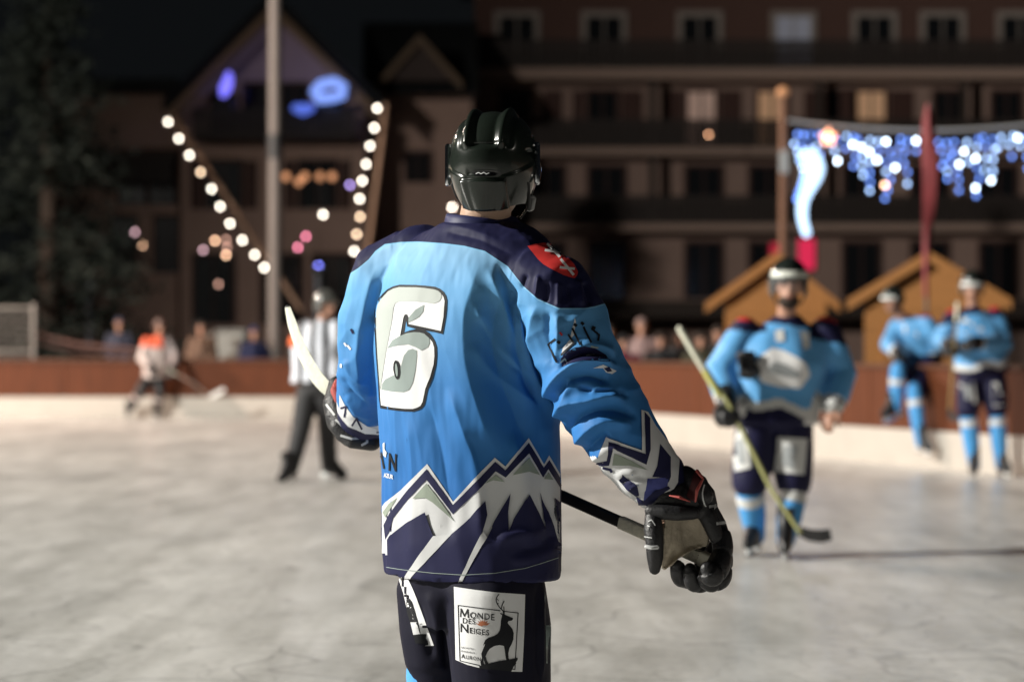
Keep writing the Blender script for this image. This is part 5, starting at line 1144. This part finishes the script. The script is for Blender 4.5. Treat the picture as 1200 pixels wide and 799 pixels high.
# ------------------------------------------------------------------ helmet of player six
def helm6():
    nu, nv = 180, 130; rings = []; M = Matrix((hr6, hf6, (0, 0, 1))).transposed().to_3x3()
    for jv in range(nv + 1):
        v = jv / nv; ring = []
        for i in range(nu):
            t = 2 * math.pi * i / nu; ct, st = math.cos(t), math.sin(t)      # st = +1 is the front
            low = -.62 - .13 * max(0, -st) ** 2 + .45 * sm(.1, .8, st)       # lower edge: deep at the nape, high over the brow
            ph = low + (math.pi / 2 - low) * v
            z = math.sin(ph)
            if ph > 0: rho = max(0.0, math.cos(ph)) ** .93; hz = .136 * z; ry = rho
            else: hz = .118 * ph / .62; q_ = (-ph / .62) ** 2; rho = 1 - .30 * q_; ry = 1 - .20 * q_
            x = ct * rho; y = st * ry
            sx, sy = x, y
            a, bk, c = .117, .138, (.136 if z > 0 else .205)
            p = Vector((sx * a, sy * bk, hz)); 
            d = 0.0
            ax = abs(p.x)
            # twin crest ridges and the sunken channel between them
            if y < .75:
                up = sm(.10, .26, z); g_ = float(up) * float(sm(.80, .55, y)) if False else float(up)
                d += .0085 * g_ * math.exp(-((ax - .047) / .0085) ** 2)
                d -= .0105 * g_ * float(1 - sm(.028, .042, ax))
                d -= .005 * g_ * math.exp(-((ax - .066) / .008) ** 2)
                if ax < .042: d -= .003 * math.exp(-((z - .24) / .04) ** 2) * float(sm(.3, .1, abs(z - .24)))
            # rear adjustment plate (raised, rounded) with a slot above it
            if y < 0:
                qx = p.x + .004; w_ = float(1 - sm(.056, .061, abs(qx) + .10 * max(0, z + .30) * .3)); h_ = float(sm(-.70, -.66, z)) * float(1 - sm(-.335, -.31, z))
                d += .0075 * w_ * h_
                d -= .0045 * float(1 - sm(.036, .041, abs(qx))) * math.exp(-((z + .225) / .030) ** 2)
            # side vents and step line of the two-piece shell
            for zc_, yc_ in ((.12, .12), (.10, -.35), (.40, .05)):
                d -= .008 * float(sm(.6, .8, abs(ct))) * math.exp(-((z - zc_) / .055) ** 2 - ((y - yc_) / .13) ** 2)
            d += .004 * float(sm(.02, -.02, (z - .02) - .35 * y)) * float(sm(.35, .55, abs(ct)))
            n = Vector((x / a, y / bk, z / c)).normalized()
            ring.append(HC + M @ (p + n * d))
        rings.append(ring)
    mb = MB(); mb.loft(rings, caps=False); return mb.mesh('helmet')
def worldpt(x, y, z): return HC + hr6 * x + hf6 * y + Vector((0, 0, z))
M_h6 = mat('helmet_gloss', (.010, .014, .011), .22, .36, coat=.2, bump=.03, bscale=25)
he = link('helmet', helm6(), M_h6, p6, angle=60)
bh = worldbvh(he)
# inner foam rim, ear guards, screws, straps, visor
k = MB()
for s_ in (-1, 1):
    k.ell(worldpt(s_ * .108, .030, -.030), (.012, .034, .036), 16, 10, 0, Matrix((hr6, hf6, (0, 0, 1))).transposed().to_3x3())
k.build('ear_guard', mat('ear_guard_smoke', (.04, .045, .05), .10, .6, coat=.6), he)
k = MB()
for s_ in (-1, 1):
    for (y, z) in ((-.035, -.045), (.035, .012), (-.02, .035)):
        k.ell(worldpt(s_ * .1125 * (1 - 1.2 * max(0, -z - .02)), y, z), (.005, .006, .006), 10, 6)
k.build('screw', M_steel, he)
k = MB()
for s_ in (-1, 1):
    pts = [worldpt(s_ * .108, .0, -.045), worldpt(s_ * .102, .012, -.085), worldpt(s_ * .086, .035, -.125), worldpt(s_ * .055, .075, -.152), worldpt(0, .09, -.158)]
    k.tube(pts, .0055, 8, flat=.45); k.tube([worldpt(s_ * .102, -.045, -.07), worldpt(s_ * .097, -.015, -.10), worldpt(s_ * .086, .03, -.128)], .0055, 8, flat=.45)
k.build('chin_strap', mat('strap_black', (.015, .015, .015), .6), he)
k = MB(); k.tube([worldpt(.098, .020, -.105), worldpt(.088, .045, -.128)], .012, 10, flat=.5); k.build('strap_buckle', mat('buckle_smoke', (.12, .12, .12), .15, .6), he)
v_ = MB(); A = []
for z, kk in ((.030, 1.04), (.0, 1.07), (-.04, 1.08), (-.062, 1.06)):
    A.append([worldpt(.113 * kk * math.cos(t), .136 * kk * math.sin(t), z) for t in np.linspace(R(-6), R(186), 50)])
v_.loft(A, closed=False, caps=False); vo = v_.build('visor', mat('visor_smoke', (.45, .50, .58), .05, .7, alpha=.22), he)
for s_ in (0, 1):
    k = MB(); t0 = R(-8) if s_ == 0 else R(188); c = [worldpt(.113 * 1.085 * math.cos(t0), .136 * 1.085 * math.sin(t0), z) for z in (.034, 0, -.04, -.064)]; k.tube(c, .008, 8)
    k.build('visor_mount', mat('mount_chrome', (.55, .57, .60), .12, .6, 1.0), he)
bp_ = MB()
patch(bp_, [[(552.5, 202), (556, 199.8), (572, 199), (584, 200.2), (588.5, 203.5), (586, 205.8), (570, 206.4), (556, 205.6)]], bh, .0010, 0, 6.3, 2)
textpatch(bp_, 'Rapide', (558, 204.8), (3.9, .1), (.9, -4.6), bh, .0018, 1, 6.3, 2, bold=.01) if False else stroke(bp_, [(558, 204), (561, 202.6), (564, 204.2), (567, 202.4), (570, 204.4), (573, 203.2)], .8, bh, .0018, 1, 6.3, 2)
bp_.build('maker_plate', [mat('plate_black', (.006, .006, .007), .2, .6), K_white], he, angle=180)

# ------------------------------------------------------------------ gloves of player six
M_gl = mat('glove_black', (.012, .012, .014), .48, .45, bump=.25, bscale=160); M_gred = mat('glove_red', (.38, .070, .060), .5, .4); M_palm = mat('glove_palm', (.46, .40, .31), .85, vary=.35, vscale=38, bump=.5, bscale=70)
M_gw = mat('glove_print', (.52, .53, .53), .5)
GY = 6.20
def G(u, v, dy=0.0): return P(740 + u / 4.7, 530 + v / 4.7, GY + dy)
gp = lambda x: x / 4.7 / F * GY                                # crop pixels to metres
g = MB()
def padded(pts, rads, m=0, n=14): g.tube(pts, rads, n, m)
# cuff roll and back-of-hand pads
rg = []
for t, (cu, cv, ha, hb) in enumerate(((190, 190, 128, .055), (225, 232, 150, .060), (252, 275, 168, .062), (262, 318, 150, .052))):
    axv = (G(cu + 100, cv - 40) - G(cu - 100, cv + 40)).normalized(); rg.append([G(cu, cv, .02) + axv * gp(ha) * math.cos(a) + Vector((.05, 1, .1)).normalized() * hb * math.sin(a) for a in np.linspace(0, 2 * math.pi, 28, endpoint=False)])
g.loft(rg)
padded([G(110, 322, -.035), G(180, 330, -.045), G(260, 335, -.048), G(340, 335, -.035)], [gp(38), gp(42), gp(42), gp(36)])
padded([G(300, 120, .02), G(370, 175, -.01), G(405, 240, -.02)], [gp(50), gp(56), gp(48)])
padded([G(375, 170, .03), G(420, 230, .03), G(440, 290, .03)], [gp(42), gp(44), gp(36)])
padded([G(445, 325, .03), G(478, 392, .03), G(500, 455, .03)], [gp(40), gp(44), gp(42)])
padded([G(415, 350, .0), G(450, 420, .0), G(470, 470, .0)], [gp(48), gp(46), gp(42)])
padded([G(330, 325, .0), G(390, 310, .0), G(420, 345, .01)], [gp(44), gp(50), gp(46)])
gm = remesh(g, .0036, 3); 
pg = link('glove', gm, M_gl, p6, angle=180); pg['label'] = 'right glove with worn tan palm closed on the stick end'
# thumb, four fingers
k = MB(); k.tube([G(118, 345, -.03), G(122, 420, -.045), G(128, 500, -.050), G(130, 580, -.045), G(128, 640, -.03)], [gp(44), gp(54), gp(50), gp(46), gp(32)], 18); k.build('thumb', M_gl, pg)
k = MB(); k.tube([G(82, 518, -.085), G(110, 524, -.092), G(142, 522, -.088)], gp(11), 8); k.build('thumb_band', M_gw, pg)
def finger(pts, rads):
    q = smoothpts([tuple(p) for p in pts], 40); rr_ = np.interp(np.linspace(0, 1, 40), np.linspace(0, 1, len(rads)), rads)
    L = np.linspace(0, 1, 40); seg = np.abs(np.sin(L * math.pi * 3.0)) ** .25; rr_ = rr_ * (.92 + .28 * seg)
    k = MB(); k.tube([Vector(a) for a in q], rr_, 18); k.build('finger', M_gl, pg, angle=180)
finger([G(490, 440, .02), G(502, 530, .0), G(480, 620, -.03), G(445, 668, -.055), G(418, 640, -.07)], [gp(48), gp(50), gp(56), gp(60), gp(46)])
finger([G(492, 500, .05), G(506, 600, .045), G(492, 690, .02), G(440, 716, .0), G(395, 690, -.02)], [gp(44), gp(46), gp(48), gp(46), gp(36)])
finger([G(450, 520, .08), G(440, 640, .08), G(400, 712, .05), G(345, 716, .02), G(322, 640, .0)], [gp(40), gp(42), gp(44), gp(44), gp(36)])
finger([G(400, 500, .11), G(390, 620, .11), G(340, 695, .09), G(275, 690, .05), G(252, 622, .02)], [gp(38), gp(40), gp(42), gp(44), gp(36)])
# palm leather: a curved slab
pl = MB(); rows = []
for v, u0, u1 in ((350, 186, 372), (390, 182, 392), (430, 180, 410), (470, 178, 424), (510, 174, 420), (540, 170, 330), (580, 166, 262), (615, 163, 225), (642, 160, 190)):
    rows.append([(u0 + (u1 - u0) * t, v, .0 + .030 * math.sin(math.pi * t) - .035 * (1 - t) ** 2) for t in np.linspace(0, 1, 16)])
F_ = [[G(*q) for q in r_] for r_ in rows]; Bk = [[G(q[0], q[1], q[2] + .022) for q in r_] for r_ in rows]
pl.loft([f_ + b_[::-1] for f_, b_ in zip(F_, Bk)]); pm_ = remesh(pl, .0035, 4); Vp = getv(pm_); Np = getn(pm_)
dd = np.array([noise.noise(Vector((v[0] * 60, v[1] * 60, v[2] * 28))) * .004 + noise.noise(Vector(v) * 150) * .0012 for v in Vp]); setv(pm_, Vp + Np * dd[:, None])
link('palm', pm_, M_palm, pg, angle=180)
k = MB(); k.tube([G(212, 238, -.062), G(262, 246, -.072), G(322, 270, -.062)], [gp(5), gp(11), gp(4)], 10, flat=.8); k.tube([G(352, 270, -.055), G(360, 210, -.06), G(394, 145, -.045)], [gp(5), gp(10), gp(6)], 10); k.tube([G(362, 102, -.035), G(388, 135, -.045)], [gp(10), gp(8)], 10); k.build('piping', M_gred, pg)
gbv = worldbvh(pg); k = MB()
for q in ([(400, 180), (392, 220), (396, 260), (408, 296)],): stroke(k, cr(smoothpts(q, 10), (740, 530), 4.7), 1.5, gbv, .002, 0, 6.2, 3)
for q in ([(428, 300), (470, 292)], [(470, 392), (512, 386)]): stroke(k, cr(q, (740, 530), 4.7), 3.4, gbv, .002, 0, 6.2, 3)
k.build('glove_trim', M_gw, pg, angle=180)
k = MB(); patch(k, cr([(350, 92), (385, 112), (402, 142), (372, 200), (356, 272), (325, 262), (300, 240), (330, 170)], (740, 530), 4.7), gbv, .0015, 0, 6.2, 3); k.build('cuff_lining', mat('glove_wine', (.055, .008, .010), .7), pg, angle=180)
th = [c for c in pg.children if c.name.startswith('thumb')][0]; tbv = worldbvh(th); k = MB()
for q in ([(96, 380), (110, 372), (130, 402)], [(90, 404), (100, 408)], [(72, 462), (112, 470)]): stroke(k, cr(q, (740, 530), 4.7), 1.1, tbv, .002, 0, 6.15, 3)
k.build('thumb_print', M_gw, pg, angle=180)

# left glove, far side of the trunk
GL = lambda x, y, dy=0.0: P(x, y, 6.95 + dy)
g = MB()
g.tube([GL(396, 452, .02), GL(396, 470, .0), GL(402, 492, -.02), GL(412, 506, -.03)], [.030, .045, .050, .045], 16)
g.tube([GL(390, 462, .0), GL(391, 488, -.03), GL(402, 510, -.05)], [.020, .026, .022], 12); g.tube([GL(396, 500, -.05), GL(414, 514, -.06), GL(436, 518, -.05)], [.024, .030, .026], 12)
g.tube([GL(404, 490, -.05), GL(424, 503, -.06), GL(440, 506, -.04)], [.028, .032, .028], 12)
lg = link('glove', remesh(g, .0045, 4), M_gl, p6, angle=180); lb = worldbvh(lg); k = MB()
for q in ([(383, 474), (392, 486)], [(394, 492), (402, 500)], [(400, 510), (412, 514), (424, 513)], [(424, 521), (430, 518), (430, 512)]): stroke(k, q, 2.6, lb, .002, 0, 6.9, 3)
k.build('glove_trim', M_gw, lg, angle=180)
k = MB(); k.tube([GL(396, 448, .0), GL(394, 458, -.035), GL(396, 468, -.045)], [.012, .017, .012], 10); k.build('piping', M_gred, lg)
for i in range(4):
    a = 434 + i * 1.5; k = MB(); k.tube([GL(398 + i * 9, 496 + i * 3, .03), GL(396 + i * 9, 480 + i * 4, .07), GL(404 + i * 9, 470 + i * 4, .10)], [.022, .021, .017], 12); k.build('finger', M_gl, lg)

# ------------------------------------------------------------------ stick of player six
SA = G(405, 590, .02); SB = P(393, 463, 7.22)
dS = (SB - SA).normalized()
hs = thing('hockey_stick', SA, 'black hockey stick with white taped blade held low by player six', 'hockey stick')
k = MB(); upS = Vector((0, 0, 1)); 
def boxtube(a, b_, w1, w2, name, m, rnd=.004):
    d = (b_ - a).normalized(); n = (upS - d * upS.dot(d)).normalized(); s2 = d.cross(n); rr_ = []
    for t in (0, 1):
        c = a.lerp(b_, t); rr_.append([c + n * (w1 * math.copysign(abs(math.cos(q)) ** .45, math.cos(q))) + s2 * (w2 * math.copysign(abs(math.sin(q)) ** .45, math.sin(q))) for q in np.linspace(0, 2 * math.pi, 24, endpoint=False)])
    k = MB(); k.loft(rr_); return k.build(name, m, hs)
boxtube(SA, SB, .0150, .0105, 'shaft', mat('stick_carbon', (.016, .015, .015), .30, .5, vary=.5, vscale=30))
T0 = SA + dS * .0
boxtube(SA - dS * .012, SA + dS * .30, .0172, .0128, 'grip_tape', mat('grip_tape', (.44, .42, .35), .85, vary=.35, vscale=60, bump=.4, bscale=120))
boxtube(SA - dS * .025, SA + dS * .012, .0200, .0155, 'butt_knob', mat('grip_knob', (.55, .53, .45), .85, vary=.2, vscale=50))
# stripes and worn lettering on the shaft
shb = worldbvh(hs.children[0]); k = MB()
for x0, x1, wd, m_ in ((668, 676, 2.2, 0), (682, 692, 3.2, 1), (698, 704, 2.4, 0), (712, 722, 2.2, 0)):
    q = lambda x: (x, 583 + (x - 660) * .4135 + 1.0); stroke(k, [q(x0), q(x1)], wd, shb, .0008, m_, 6.45, 3)
k.build('shaft_print', [mat('shaft_grey', (.11, .11, .11), .4), mat('shaft_red', (.16, .08, .05), .4)], hs, angle=180)
# taped blade, curved, rising from the heel
bl = [(404, 470), (392, 462), (378, 450), (366, 434), (356, 415), (348, 396), (342, 378), (337, 360)]
wd = [11, 15, 15.5, 15, 13.5, 12, 10.5, 6]
q = smoothpts(bl, 28); wv = np.interp(np.linspace(0, 1, 28), np.linspace(0, 1, len(wd)), wd); k = MB(); rr_ = []
for i in range(28):
    d = q[min(i + 1, 27)] - q[max(i - 1, 0)]; d = d / np.hypot(*d); n = np.array((-d[1], d[0])); t = i / 27; Yb = 7.22 + .06 * math.sin(t * 2.2); h_ = wv[i] * .5
    a = P(*(q[i] + n * h_), Yb - .0030 * wv[i] * .5); e = P(*(q[i] - n * h_), Yb + .0030 * wv[i] * .5); th_ = .0045
    rr_.append([a + Vector((0, -th_ * .6, 0)), a.lerp(e, .5) + Vector((0, -th_, 0)), e + Vector((0, -th_ * .6, 0)), e + Vector((0, th_ * .6, 0)), a.lerp(e, .5) + Vector((0, th_, 0)), a + Vector((0, th_ * .6, 0))])
k.loft(rr_); blo = k.build('blade', mat('blade_tape', (.72, .73, .62), .8, vary=.18, vscale=55, bump=.3, bscale=90), hs, angle=50)
k = MB(); i = 27; e = P(337.5, 362, 7.285); k.ell(e, (.010, .007, .012), 10, 8); k.build('bare_toe', mat('toe_dark', (.05, .05, .05), .5), blo)
